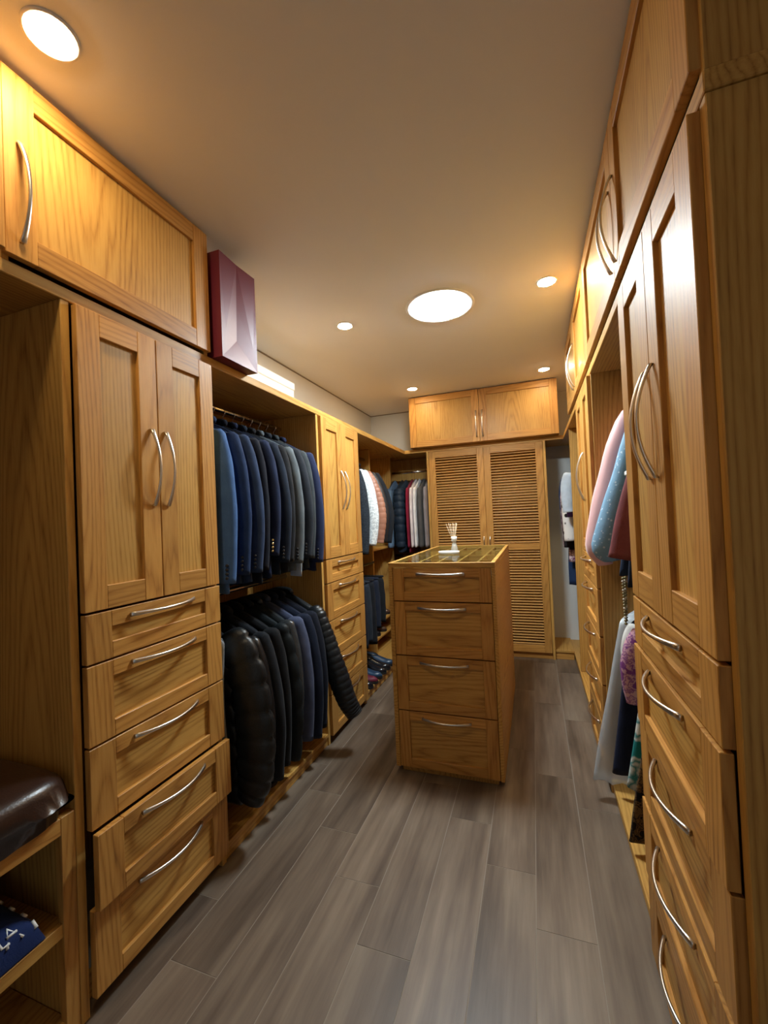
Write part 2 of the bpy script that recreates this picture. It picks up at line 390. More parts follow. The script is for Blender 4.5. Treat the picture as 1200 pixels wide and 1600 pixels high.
# upper cabinets, left
def upper(label, x0, x1, y0, y1, plane, sgn, splits, hs, prouds=None, group='oak upper cabinets'):
    t = thing('upper_cabinet', ((x0 + x1) / 2, (y0 + y1) / 2, ZS1), label, 'cabinet', group)
    back = (x0, x0 + 0.012) if sgn > 0 else (x1 - 0.012, x1)
    box('side_panel', x0, x1, y0, y0 + 0.02, ZS1 + 0.001, H - 0.001, MATS['oak_z'], t)
    box('side_panel', x0, x1, y1 - 0.02, y1, ZS1 + 0.001, H - 0.001, MATS['oak_z'], t)
    box('back_panel', back[0], back[1], y0 + 0.02, y1 - 0.02, ZS1 + 0.001, H - 0.001, None, t)
    box('top_rail', min(plane - sgn * 0.042, plane - sgn * TH), max(plane - sgn * 0.042, plane - sgn * TH), y0 + 0.02, y1 - 0.02, H - 0.05, H - 0.001, None, t, frame=True)
    for i in range(len(splits) - 1):
        pr = (prouds or [0] * 9)[i]
        front('door', t, plane + sgn * pr, sgn, 'y', splits[i], splits[i + 1], 2.011, 2.488, hnd=('v', hs[i], 2.18), sw=0.072, rw=0.066)
    return t
upper('oak upper cabinet with one wide door above the near left tall cabinet', XW + 0.002, XL, 0.656, 1.354, XD, 1, [0.658, 1.354], [0.695])
upper('oak upper cabinet cut off by the top left edge', XW + 0.002, XL, -0.05, 0.654, XD, 1, [-0.05, 0.654], [-0.01], [0.012])

# ------------------------------------------------------------------ right row
DN = [(1.063, 0.927), (0.924, 0.702), (0.699, 0.480), (0.477, 0.258), (0.255, 0.030)]
t = thing('tall_cabinet', (0.55, 1.12, 0), 'near right oak cabinet with two tall doors, long drawers and plain end panel', 'cabinet', 'tall oak cabinets')
carcass(t, XR, XRW - 0.002, 0.790, 1.447, back='hi')
box('plinth', XR + 0.045, XR + 0.06, 0.815, 1.422, 0.0, 0.07, None, t)
front('door', t, XRD, -1, 'y', 0.814, 1.118, 1.067, 1.962, hnd=('v', 1.088, 1.512), sw=0.075, rw=0.075)
front('door', t, XRD, -1, 'y', 1.118, 1.424, 1.067, 1.962, hnd=('v', 1.148, 1.512), sw=0.075, rw=0.075)
drawers(t, XRD, -1, 0.814, 1.424, DN, {1: 0.004, 3: 0.004}, sw=0.085)
t = thing('tall_cabinet', (0.55, 2.48, 0), 'far right oak cabinet with doors over drawers beyond the hanging clothes', 'cabinet', 'tall oak cabinets')
carcass(t, XR, XRW - 0.002, 2.208, 2.770, back='hi')
box('plinth', XR + 0.045, XR + 0.06, 2.232, 2.746, 0.0, 0.07, None, t)
front('door', t, XRD, -1, 'y', 2.214, 2.488, 1.092, 1.962, hnd=('v', 2.462, 1.50))
front('door', t, XRD, -1, 'y', 2.488, 2.764, 1.092, 1.962, hnd=('v', 2.514, 1.50))
drawers(t, XRD, -1, 2.214, 2.764, DL)
bay('hanging_bay', (0.55, 1.83, 0), 'open oak bay full of blouses between the two right cabinets', XR, XRW - 0.002, 1.4475, 2.2075, XR, -1, [(0.53, 1.90, 1.4475, 2.2075), (0.53, 1.0, 1.4475, 2.2075)])
bfr = bay('hanging_bay', (0.55, 3.2, 0), 'narrow open oak bay at the far right corner', XR, XRW - 0.002, 2.7705, YW - 0.003, XR, -1, [(0.55, 1.80, 3.63, YW - 0.003)])
box('divider', XR + 0.008, XRW - 0.015, 3.605, 3.627, 0.069, ZS0, None, bfr)
t = thing('top_shelf', (0.55, 2.0, ZS0), 'oak top shelf board along the right wall under the upper cabinets', 'shelf')
box('board', XR - 0.003, XRW - 0.001, 0.786, YW - 0.001, ZS0 + 0.0005, ZS1, None, t, 0.002)
upper('oak upper cabinet with curved twin handles above the near right cabinet', XR, XRW - 0.002, 0.790, 2.198, XRD, -1, [0.796, 1.440, 2.196], [1.405, 1.475])
upper('oak upper cabinet with curved twin handles, far right', XR, XRW - 0.002, 2.200, 3.310, XRD, -1, [2.202, 2.760, 3.308], [2.725, 2.795])

# ------------------------------------------------------------------ back wall
t = thing('upper_cabinet', (-0.43, 4.2, ZS1), 'oak upper cabinet with two wide doors on the back wall', 'cabinet', 'oak upper cabinets')
box('side_panel', -1.107, -1.087, 4.006, YW - 0.001, ZS1 + 0.001, H - 0.002, None, t)
box('side_panel', 0.226, 0.246, 4.006, YW - 0.001, ZS1 + 0.001, H - 0.002, None, t)
box('bottom_panel', -1.086, 0.225, 4.006, YW - 0.001, ZS1 + 0.001, ZS1 + 0.019, None, t)
front('door', t, 3.985, -1, 'x', -1.107, -0.434, 2.003, 2.494, hnd=('v', -0.462, 2.17), sw=0.066, rw=0.06, hlen=0.25)
front('door', t, 3.985, -1, 'x', -0.434, 0.246, 2.003, 2.494, hnd=('v', -0.406, 2.17), sw=0.066, rw=0.06, hlen=0.25)

t = thing('louvre_cabinet', (-0.42, 4.25, 0), 'oak louvred double-door cabinet in the middle of the back wall', 'cabinet')
LY = 4.050
box('side_panel', -0.968, -0.946, LY + 0.004, YW - 0.001, 0.0, ZS0 - 0.001, None, t)
box('side_panel', 0.106, 0.128, LY + 0.004, YW - 0.001, 0.0, ZS0 - 0.001, None, t)
box('top_rail', -0.945, 0.105, LY + 0.022, LY + 0.042, 1.945, ZS0 - 0.001, None, t, frame=True)
box('plinth', -0.945, 0.105, LY + 0.022, LY + 0.034, 0.0, 0.062, None, t, frame=True)
box('inner_back', -0.945, 0.105, LY + 0.20, LY + 0.212, 0.063, 1.944, None, t)
slat_me = None
for a0, a1, hx in ((-0.943, -0.4205, -0.447), (-0.4185, 0.103, -0.392)):
    SW = 0.062
    d = box('door', a0, a0 + SW, LY, LY + 0.026, 0.058, 1.953, None, t, frame=True)
    box('stile', a1 - SW, a1, LY, LY + 0.026, 0.058, 1.953, None, d, frame=True)
    for z0, z1 in ((0.058, 0.125), (0.985, 1.045), (1.893, 1.953)):
        box('rail', a0 + SW, a1 - SW, LY + 0.0005, LY + 0.026, z0, z1, None, d, frame=True)
    if slat_me is None:
        slat_me = boxmesh('slat', a1 - a0 - 2 * SW + 0.004, 0.0215, 0.0045, MATS['slat_oak'], 0.0012)
    for z0, z1 in ((0.125, 0.985), (1.045, 1.893)):
        n = int((z1 - z0) / 0.0250)
        for i in range(n):
            s = bpy.data.objects.new('slat', slat_me)
            link(s, d, ((a0 + a1) / 2, LY + 0.014, z0 + (i + 0.5) * (z1 - z0) / n))
            s.rotation_euler = (math.radians(30), 0, 0)
    handle(d, (hx, LY, 1.075), 'z', (0, -1, 0), 0.085, 0.02)
box('base_board', 0.129, XR - 0.001, 4.075, YW - 0.001, 0.062, 0.082, None, t)
box('plinth', 0.129, XR - 0.001, 4.085, 4.10, 0.0, 0.062, None, t, frame=True)

# back-left hanging rail
t = thing('hanging_rail', (-1.17, 4.25, 1.75), 'dark clothes rail in the back left corner beside the louvred doors', 'rail')
tube('bar', [(-1.395, 4.26, 1.80), (-0.969, 4.26, 1.80)], 0.0125, MATS['chrome'], t, 12)

# ------------------------------------------------------------------ island
IX0, IX1, IY0, IY1, IZ = -0.737, -0.189, 2.109, 3.318, 1.087
t = thing('island', (-0.463, 2.71, 0), 'oak island chest of four drawers with a glass top', 'island')
box('side_panel', IX0, IX0 + 0.022, IY0, IY1, 0.026, 1.062, None, t)
box('side_panel', IX1 - 0.018, IX1, IY0, IY1, 0.026, 1.062, None, t)
box('back_panel', IX0 + 0.022, IX1 - 0.018, IY1 - 0.02, IY1, 0.026, 1.062, None, t)
box('plinth', IX0 + 0.03, IX1 - 0.03, IY0 + 0.02, IY1 - 0.03, 0.0, 0.04, None, t)
for zt, zb in ((1.060, 0.888), (0.885, 0.607), (0.604, 0.322), (0.319, 0.028)):
    d = front('drawer', t, IY0 + 0.001, -1, 'x', IX0 + 0.023, IX1 - 0.019, zb, zt, sw=0.058, rw=0.046, grain='h', hnd=('h', -0.462, zt - 0.030), hlen=0.25)
rim = 0.020
for nm, a in (('top_rim', (IX0, IX1, IY0, IY0 + rim)), ('top_rim', (IX0, IX1, IY1 - rim, IY1)), ('top_rim', (IX0, IX0 + rim, IY0 + rim, IY1 - rim)), ('top_rim', (IX1 - rim, IX1, IY0 + rim, IY1 - rim))):
    box(nm, a[0], a[1], a[2], a[3], 1.0625, IZ, None, t)
m, nt, b = nmat('glass_top'); L = nt.links
lw = N(nt, 'ShaderNodeLayerWeight', Blend=0.5); pw = N(nt, 'ShaderNodeMath', operation='POWER'); L.new(lw.outputs['Facing'], pw.inputs[0]); pw.inputs[1].default_value = 5.0
fr = N(nt, 'ShaderNodeMath', operation='MULTIPLY_ADD'); L.new(pw.outputs[0], fr.inputs[0]); fr.inputs[1].default_value = 0.42; fr.inputs[2].default_value = 0.025
tr = N(nt, 'ShaderNodeBsdfTransparent'); gl = N(nt, 'ShaderNodeBsdfGlossy'); ms = N(nt, 'ShaderNodeMixShader')
tr.inputs['Color'].default_value = (0.90, 0.95, 0.92, 1); gl.inputs['Roughness'].default_value = 0.02
L.new(fr.outputs[0], ms.inputs[0]); L.new(tr.outputs[0], ms.inputs[1]); L.new(gl.outputs[0], ms.inputs[2]); L.new(ms.outputs[0], nt.nodes['Material Output'].inputs['Surface'])
box('glass_pane', IX0 + rim + 0.0005, IX1 - rim - 0.0005, IY0 + rim + 0.0005, IY1 - rim - 0.0005, IZ - 0.0065, IZ - 0.0005, m, t, 0)
box('tray_floor', IX0 + 0.023, IX1 - 0.019, IY0 + 0.024, IY1 - 0.022, 1.010, 1.016, plain('velvet_tray', (0.05, 0.045, 0.032), 0.9), t, 0)
for x in (-0.612, -0.505, -0.398, -0.290):
    box('tray_divider', x - 0.007, x + 0.007, IY0 + 0.024, IY1 - 0.022, 1.0165, 1.072, None, t, 0)
for y in (2.36, 2.665, 2.97):
    box('tray_divider', IX0 + 0.023, IX1 - 0.019, y - 0.007, y + 0.007, 1.0165, 1.0725, None, t, 0)

# ------------------------------------------------------------------ garments
def mapper(axis, flip=1):
    # local (s across the shoulders, t along the rail, z) to world offsets
    if axis == 'y': return lambda s, t, z: Vector((s, t, z))
    return lambda s, t, z: Vector((t, s, z))
def pressed(axis, pos):
    """mapper whose far side is pressed flat against the panel behind the rail"""
    if axis == 'x': lim, sg = YW - 0.018 - pos[1], 1
    elif pos[0] < 0: lim, sg = -(XW + 0.017 - pos[0]), -1
    else: lim, sg = XRW - 0.018 - pos[0], 1
    base = mapper(axis); k = 0.045
    def f(s, t, z):
        q = s * sg
        if q > lim - k: q = lim - k * math.exp(-(q - lim + k) / k)
        return base(q * sg, t, z)
    return f
def ztop(q, W, drop, hook):
    q = abs(q); n = max(0.0, 1 - q / 0.22)
    return -hook - drop * (max(0, q - 0.16) / 0.84) ** 1.15 + 0.012 * n - 0.02 * max(0, q - 0.93) / 0.07
def body_mesh(W, L, T, mat, mp, seed, flare=0.0, drop=0.10, hook=0.085, quilt=0, fold=0.006, waist=0.05, U=32, Vn=22, nfold=3.0):
    rnd = random.Random(seed); ph = rnd.uniform(0, 6.28); ph2 = rnd.uniform(0, 6.28)
    Vn = max(Vn, quilt * 7); verts, faces = [], []
    for j in range(Vn + 1):
        v = j / Vn
        hw = W / 2 * (1 - waist * math.sin(math.pi * min(1, v * 1.25)) + flare * v)
        th = T / 2 * (0.45 + 0.55 * min(1, v / 0.14) ** 0.6)
        if quilt:
            q = abs(math.sin(math.pi * v * quilt)); th *= 0.72 + 0.38 * q ** 0.5; hw *= 0.985 + 0.02 * q ** 0.6
        for i in range(U):
            a = 2 * math.pi * i / U; c, s_ = math.cos(a), math.sin(a)
            q = math.copysign(abs(c) ** 0.75, c)
            tt = math.copysign(abs(s_) ** 0.6, s_) * th
            sx = q * hw
            z0 = ztop(q, W, drop, hook); z = z0 + (-hook - L - z0) * v
            wv_ = fold * v * (math.sin(nfold * 2 * math.pi * sx / W + ph + 1.3 * v) + 0.5 * math.sin(nfold * 4.7 * sx / W + ph2))
            z += 0.006 * v * math.sin(nfold * 2 * sx / W * 3 + ph2)
            verts.append(mp(sx, tt + wv_ * (1 - abs(q) ** 4 * 0.6), z))
    for j in range(Vn):
        for i in range(U): faces.append((j * U + i, j * U + (i + 1) % U, (j + 1) * U + (i + 1) % U, (j + 1) * U + i))
    faces.append(tuple(range(U))); faces.append(tuple(Vn * U + i for i in range(U))[::-1])
    me = mesh_of('body', verts, faces, mat, True)
    bm = bmesh.new(); bm.from_mesh(me); bmesh.ops.recalc_face_normals(bm, faces=bm.faces); bm.to_mesh(me); bm.free()
    return me
def sleeve_mesh(path, ra, rb, mat, mp, seed, quilt=0, wr=0.03, seg=14, n=20):
    """path: (s,t,z) control points; ra radius across, rb along the rail"""
    n = max(n, int(quilt * 7)); seg = 20 if quilt else seg
    rnd = random.Random(seed); ph = rnd.uniform(0, 6.28); ph2 = rnd.uniform(0, 6.28)
    P = [Vector(p) for p in path]; m_ = len(P) - 1
    def lerpl(Ls, t):
        f = t * (len(Ls) - 1); i = min(int(f), len(Ls) - 2); k = f - i
        k = k * k * (3 - 2 * k) if not isinstance(Ls[0], Vector) else k
        return Ls[i] * (1 - k) + Ls[i + 1] * k
    def cat(t):
        f = t * m_; i = min(int(f), m_ - 1); k = f - i
        p0, p1, p2, p3 = P[max(i - 1, 0)], P[i], P[i + 1], P[min(i + 2, m_)]
        return 0.5 * (2 * p1 + (p2 - p0) * k + (2 * p0 - 5 * p1 + 4 * p2 - p3) * k * k + (3 * p1 - p0 - 3 * p2 + p3) * k ** 3)
    verts, faces = [], []
    for j in range(n + 1):
        v = j / n; c = cat(v); tan = (cat(min(1, v + 0.02)) - cat(max(0, v - 0.02))).normalized()
        B_ = Vector((0, 1, 0)); A_ = B_.cross(tan)
        A_ = A_.normalized() if A_.length > 1e-4 else Vector((1, 0, 0)); B_ = tan.cross(A_).normalized()
        cap = min(1.0, 0.30 + (v / 0.10) ** 0.5 * 0.7) if v < 0.10 else 1.0
        q = 1.0
        if quilt: q = (0.86 + 0.15 * abs(math.sin(math.pi * v * quilt)) ** 0.45) if quilt < 15 else (0.95 + 0.06 * abs(math.sin(math.pi * v * quilt)) ** 0.6)
        for i in range(seg):
            a = 2 * math.pi * i / seg
            r = 1 + wr * math.sin(3 * a + ph + 9 * v) * math.sin(14 * v + ph2)
            verts.append(mp(*(c + A_ * math.cos(a) * lerpl(ra, v) * cap * q * r + B_ * math.sin(a) * lerpl(rb, v) * cap * q * r)))
    for j in range(n):
        for i in range(seg): faces.append((j * seg + i, j * seg + (i + 1) % seg, (j + 1) * seg + (i + 1) % seg, (j + 1) * seg + i))
    faces.append(tuple(range(seg))); faces.append(tuple(n * seg + i for i in range(seg))[::-1])
    me = mesh_of('sleeve', verts, faces, mat, True)
    bm = bmesh.new(); bm.from_mesh(me); bmesh.ops.recalc_face_normals(bm, faces=bm.faces); bm.to_mesh(me); bm.free()
    return me
_seed = [100]
def garment(name, label, cat, pos, axis, mat, W=0.45, L=0.74, T=0.048, sl=0.60, sides=(-1, 1), group=None, quilt=0, flare=0.0, drop=0.10,
            hook=0.085, fold=0.006, ra=(0.062, 0.060, 0.050), rb=(0.031, 0.032, 0.030), out=0.03, fwd=0.0, buttons=None, cuffside=1, collar=True, smat=None, paths=None, lapel=False, zipper=False, squilt=None, nfold=3.0, waist=0.05):
    _seed[0] += 1; sd = _seed[0]; mp = pressed(axis, pos)
    t = thing(name, pos, label, cat, group)
    def add(nm, me): return link(bpy.data.objects.new(nm, me), t, pos)
    add('body', body_mesh(W, L, T, mat, mp, sd, flare, drop, hook, quilt, fold, nfold=nfold, waist=waist))
    for sg in sides:
        if paths and sg in paths: pth = paths[sg]
        else:
            x0 = W / 2 - 0.035; z0 = -hook - drop - 0.004
            pth = [(sg * x0, 0, z0 + 0.012), (sg * (x0 + 0.03 + out * 0.5), fwd * 0.2, z0 - sl * 0.22), (sg * (x0 + 0.035 + out), fwd * 0.5, z0 - sl * 0.6), (sg * (x0 + 0.03 + out * 0.8), fwd, z0 - sl)]
        add('sleeve', sleeve_mesh(pth, ra, rb, smat or mat, mp, sd + 7 * sg, squilt if squilt is not None else (quilt + 1 if quilt else 0)))
        if buttons is not None and sg == cuffside:
            e = Vector(pth[-1]); p = Vector(pth[-2]); d_ = (e - p).normalized()
            for k in range(4):
                c = e - d_ * (0.022 + 0.017 * k)
                bo = lathe('button', [(0.0065, 0), (0.0065, 0.003), (0.004, 0.0042), (0.0004, 0.0042)], Vector(pos) + mp(c.x + sg * 0.030, c.y - rb[-1] * 0.86, c.z), buttons, t, 10)
                bo.rotation_euler = (math.pi / 2, 0, 0.55 * sg) if axis == 'y' else (0, math.pi / 2, 0)
    if collar:
        pts = []
        for k in range(9):
            a = math.pi * (k / 8) ; pts.append(Vector(pos) + mp(0.075 * math.cos(a), 0.022 * math.sin(a) - 0.008, -hook + 0.014 - 0.02 * (1 - math.sin(a))))
        tube('collar', pts, 0.016, smat or mat, t, 8, flat=1.0)
    if lapel:
        for sg in (-1, 1):
            V = [mp(sg * 0.01, -T / 2 - 0.008, -hook - 0.36), mp(sg * 0.05, -T / 2 - 0.010, -hook - 0.03), mp(sg * 0.105, -T / 2 - 0.012, -hook - 0.10), mp(sg * 0.09, -T / 2 - 0.012, -hook - 0.16)]
            V += [v + mp(0, 0.004, 0) for v in V]
            me = mesh_of('lapel', V, [(0, 1, 2, 3), (7, 6, 5, 4), (0, 4, 5, 1), (1, 5, 6, 2), (2, 6, 7, 3), (3, 7, 4, 0)], mat)
            add('lapel', me)
    if zipper:
        box('zipper_pull', pos[0] + W / 2 - 0.02, pos[0] + W / 2 - 0.012, pos[1] - T / 2 - 0.014, pos[1] - T / 2 - 0.008, pos[2] - hook - L * 0.86, pos[2] - hook - L * 0.80, MATS['chrome'], t, 0.001)
    return t
def hanger(pos, axis, label, group, mat, hookmat, span=0.36, hook=0.085, drop=0.10):
    mp = mapper(axis); t = thing('coat_hanger', pos, label, 'hanger', group); P = Vector(pos)
    pts = []
    for k in range(11):
        q = (k / 10 * 2 - 1); pts.append(P + mp(q * span / 2, 0, ztop(q * span / 0.45, 0.45, drop, hook) - 0.016 + 0.022 * max(0, 1 - abs(q) / 0.3)))
    tube('arms', pts, [0.004] + [0.007] * 9 + [0.004], mat, t, 8)
    hk = [(0, 0, -hook + 0.016), (0, 0, -0.030), (0.010, 0, -0.020), (0.016, 0, -0.009), (0.0175, 0, 0.0), (0.0145, 0, 0.010), (0.0085, 0, 0.0155), (0, 0, 0.0175), (-0.0085, 0, 0.0155), (-0.0145, 0, 0.010), (-0.0175, 0, 0.0)]
    tube('hook', [P + mp(*h) for h in hk], 0.0018, hookmat, t, 6)
    return t
plain('red_wood', (0.10, 0.018, 0.010), 0.35); plain('black_plastic', (0.012, 0.012, 0.013), 0.4)
plain('gold', (0.85, 0.62, 0.28), 0.25, 1.0); plain('dark_button', (0.01, 0.01, 0.011), 0.3)

# ---- suits, near left, upper rail
RX, RZ = -1.45, 1.90
C = cloth
suits = [
 (1.425, C((0.048, 0.110, 0.265)), 0.72, 0.625, MATS['dark_button'], 'mid-blue suit jacket hanging nearest the tall cabinet'),
 (1.505, C((0.009, 0.025, 0.078)), 0.70, 0.60, MATS['dark_button'], 'navy suit jacket, second on the upper left rail'),
 (1.580, C((0.019, 0.037, 0.088)), 0.70, 0.60, MATS['dark_button'], 'slate navy suit jacket, third on the upper left rail'),
 (1.655, C((0.004, 0.006, 0.014)), 0.72, 0.60, MATS['dark_button'], 'near-black suit jacket, fourth on the upper left rail'),
 (1.730, C((0.009, 0.017, 0.050)), 0.70, 0.54, MATS['gold'], 'dark navy blazer with gold cuff buttons'),
 (1.803, C((0.009, 0.016, 0.032)), 0.70, 0.58, MATS['dark_button'], 'dark charcoal jacket just behind the gold-buttoned blazer'),
 (1.875, C((0.011, 0.012, 0.015)), 0.70, 0.585, MATS['dark_button'], 'charcoal jacket in front of the pale grey one'),
 (1.948, C((0.095, 0.115, 0.130)), 0.70, 0.60, MATS['dark_button'], 'lightest grey suit jacket on the upper left rail'),
 (2.020, C((0.014, 0.018, 0.026)), 0.70, 0.58, MATS['dark_button'], 'dark grey jacket right behind the lightest grey one'),
 (2.092, C((0.036, 0.045, 0.052)), 0.70, 0.59, MATS['dark_button'], 'mid grey suit jacket, second from the far end'),
 (2.168, C((0.024, 0.034, 0.090), kind='stripe', col2=(0.014, 0.020, 0.055), scale=40), 0.72, 0.62, MATS['dark_button'], 'indigo checked jacket at the far end of upper left rail'),
]
for i, (y, m, L_, sl_, bt, lab) in enumerate(suits):
    garment('suit_jacket', lab, 'jacket', (RX, y, RZ), 'y', m, W=0.46, L=L_ + 0.05, sl=sl_, buttons=bt, lapel=True, flare=0.10, ra=(0.058, 0.056, 0.048), group='suit jackets on the upper left rail', out=0.022 + 0.012 * (i % 3), fwd=-0.006)
    hanger((RX, y, RZ), 'y', 'dark red wooden hanger inside the ' + ('mid-blue jacket', 'second navy jacket', 'slate navy jacket', 'near-black jacket', 'gold-buttoned blazer', 'dark charcoal jacket', 'charcoal jacket before the pale grey one', 'lightest grey jacket', 'dark grey jacket behind the lightest one', 'mid grey jacket', 'indigo checked jacket')[i], 'wooden hangers of the suit jackets', MATS['red_wood'], MATS['chrome'])
garment('shirt', 'pale blue shirt cuff showing beside the lightest grey jacket', 'shirt', (RX, 1.9775, RZ), 'y', C((0.42, 0.50, 0.60)), W=0.40, L=0.55, T=0.004, sides=(1,), sl=0.66, out=0.05, ra=(0.02, 0.03, 0.035), rb=(0.004, 0.005, 0.006), collar=False, fold=0.001, hook=0.10)
garment('shirt', 'grey checked shirt hem hanging lowest under the suits', 'shirt', (RX + 0.06, 2.130, RZ), 'y', C((0.03, 0.03, 0.03), kind='floral', col2=(0.11, 0.11, 0.10), scale=18), W=0.30, L=0.76, T=0.006, sides=(), collar=False, fold=0.004, hook=0.10)

# ---- coats, near left, lower rail
LZ = 0.997
blk = C((0.006, 0.008, 0.010), rough=0.38, spec=0.45); blk2 = C((0.005, 0.006, 0.008)); lea = C((0.005, 0.005, 0.006), rough=0.35, spec=0.5)
m, nt, b = nmat('clear_film')
b.inputs['Base Color'].default_value = (0.55, 0.60, 0.64, 1); b.inputs['Roughness'].default_value = 0.22; b.inputs['Alpha'].default_value = 0.42
m, nt, b = nmat('white_film')
b.inputs['Base Color'].default_value = (0.62, 0.68, 0.73, 1); b.inputs['Roughness'].default_value = 0.25; b.inputs['Alpha'].default_value = 0.55
G2 = 'dark coats on the lower left rail'
garment('garment_bag', 'grey clear plastic garment cover beside the drawers', 'garment bag', (RX, 1.392, LZ), 'y', MATS['clear_film'], W=0.50, L=0.62, T=0.040, sides=(), collar=False, drop=0.05, fold=0.006)
garment('puffer_jacket', 'black quilted puffer jacket nearest the drawers', 'jacket', (RX, 1.478, LZ), 'y', blk, W=0.50, L=0.76, T=0.085, sl=0.66, quilt=8, squilt=9, group=G2, ra=(0.085, 0.098, 0.092, 0.062), rb=(0.040, 0.042, 0.042, 0.036), fold=0.003,
        paths={1: [(0.200, 0, -0.125), (0.275, -0.004, -0.28), (0.320, -0.008, -0.50), (0.315, -0.010, -0.70), (0.285, -0.010, -0.82)], -1: [(-0.18, 0, -0.15), (-0.20, 0, -0.4), (-0.20, 0, -0.78)]})
garment('leather_jacket', 'shiny black leather jacket behind the nearest puffer', 'jacket', (RX, 1.568, LZ), 'y', lea, W=0.50, L=0.70, sl=0.60, group=G2, out=0.045, zipper=True, fold=0.010)
garment('hooded_jacket', 'plain black hooded jacket, third on the lower left rail', 'jacket', (RX, 1.645, LZ), 'y', C((0.009, 0.011, 0.015)), W=0.49, L=0.71, sl=0.64, T=0.052, group=G2, out=0.05, zipper=True)
garment('coat', 'black wool coat in the middle of the lower left rail', 'coat', (RX, 1.722, LZ), 'y', blk2, W=0.50, L=0.71, sl=0.62, T=0.052, group=G2, out=0.03)
garment('quilted_jacket', 'black jacket with wide stitched squares on the lower rail', 'jacket', (RX, 1.802, LZ), 'y', C((0.008, 0.011, 0.013), rough=0.5), W=0.50, L=0.74, sl=0.64, quilt=5, T=0.060, group=G2, out=0.045, zipper=True)
garment('coat', 'charcoal coat under clear glossy film on lower rail', 'coat', (RX, 1.880, LZ), 'y', C((0.030, 0.034, 0.037), rough=0.2, spec=0.7), W=0.47, L=0.70, sl=0.56, group=G2, out=0.02)
garment('coat', 'slate blue coat on the lower left rail', 'coat', (RX, 1.950, LZ), 'y', C((0.050, 0.062, 0.110)), W=0.49, L=0.72, sl=0.62, group=G2, out=0.03)
garment('coat', 'dark navy coat between slate blue coat and far puffer', 'coat', (RX, 2.022, LZ), 'y', C((0.006, 0.010, 0.024)), W=0.50, L=0.74, sl=0.64, group=G2, out=0.04)
garment('coat', 'navy coat pressed against the far black puffer', 'coat', (RX, 2.092, LZ), 'y', C((0.005, 0.007, 0.015)), W=0.50, L=0.72, sl=0.62, group=G2, out=0.03)
garment('puffer_jacket', 'black puffer jacket with one sleeve swung out into the aisle', 'jacket', (RX, 2.178, LZ), 'y', blk, W=0.48, L=0.70, T=0.070, sl=0.64, quilt=14, group=G2, squilt=22,
        ra=(0.070, 0.066, 0.050), rb=(0.045, 0.050, 0.046), fold=0.003,
        paths={1: [(0.205, 0, -0.17), (0.275, -0.005, -0.33), (0.345, 0.0, -0.52), (0.405, 0.012, -0.70), (0.440, 0.030, -0.775)], -1: [(-0.205, 0, -0.17), (-0.225, 0, -0.4), (-0.225, 0, -0.78)]})

# ---- far left corner bay
garment('cardigan', 'black cardigan with sequins nearest the far left cabinet', 'cardigan', (RX, 2.905, 1.875), 'y', C((0.006, 0.008, 0.012), kind='sparkle', col2=(0.03, 0.04, 0.055), scale=90), W=0.44, L=0.72, sl=0.62, out=0.03, flare=0.15, group='clothes in the far left bay')
garment('jacket', 'silvery white sparkly jacket in the far left bay', 'jacket', (RX, 2.985, 1.875), 'y', C((0.30, 0.36, 0.40), kind='sparkle', col2=(0.85, 0.90, 0.92), scale=70), W=0.42, L=0.62, sl=0.56, out=0.085, flare=0.15, group='clothes in the far left bay')
garment('shirt', 'pale blue shirt between sparkly jacket and brown leather', 'shirt', (RX, 3.060, 1.875), 'y', C((0.55, 0.63, 0.70)), W=0.42, L=0.58, sl=0.46, out=0.05, flare=0.15, group='clothes in the far left bay')
garment('leather_jacket', 'tan brown leather jacket with ribbed sleeve', 'jacket', (RX, 3.140, 1.875), 'y', C((0.30, 0.135, 0.085), rough=0.42, spec=0.5), W=0.42, L=0.62, sl=0.55, out=0.09, flare=0.15, squilt=17, group='clothes in the far left bay')
garment('leather_jacket', 'black leather jacket with bright studs beside the brown one', 'jacket', (RX, 3.225, 1.875), 'y', C((0.012, 0.013, 0.016), rough=0.4, spec=0.5), W=0.42, L=0.64, sl=0.55, out=0.085, flare=0.15, buttons=MATS['chrome'], group='clothes in the far left bay')
garment('coat', 'black coat at the far end of the far left bay', 'coat', (RX, 3.310, 1.875), 'y', C((0.010, 0.012, 0.016)), W=0.42, L=0.66, sl=0.56, out=0.10, flare=0.15, group='clothes in the far left bay')
def trousers(pos, axis, label, mat, L=0.45, W=0.30, T=0.035, group='trousers in the far left bay'):
    mp = mapper(axis); t = thing('trousers', pos, label, 'trousers', group); _seed[0] += 1
    for sg in (-1, 1):
        pth = [(sg * W * 0.22, 0, -0.085), (sg * W * 0.24, 0.002, -0.085 - L * 0.4), (sg * W * 0.26, 0, -0.085 - L)]
        link(bpy.data.objects.new('leg', sleeve_mesh(pth, (W * 0.25, W * 0.25, W * 0.23), (T / 2, T / 2, T / 2 * 0.8), mat, mp, _seed[0] + sg, n=12)), t, pos)
    P = Vector(pos)
    tube('waistband', [P + mp(math.cos(a) * W * 0.46, math.sin(a) * T * 0.45, -0.085) for a in [k * math.pi / 8 for k in range(16)]], 0.008, mat, t, 6, closed=True)
    return t
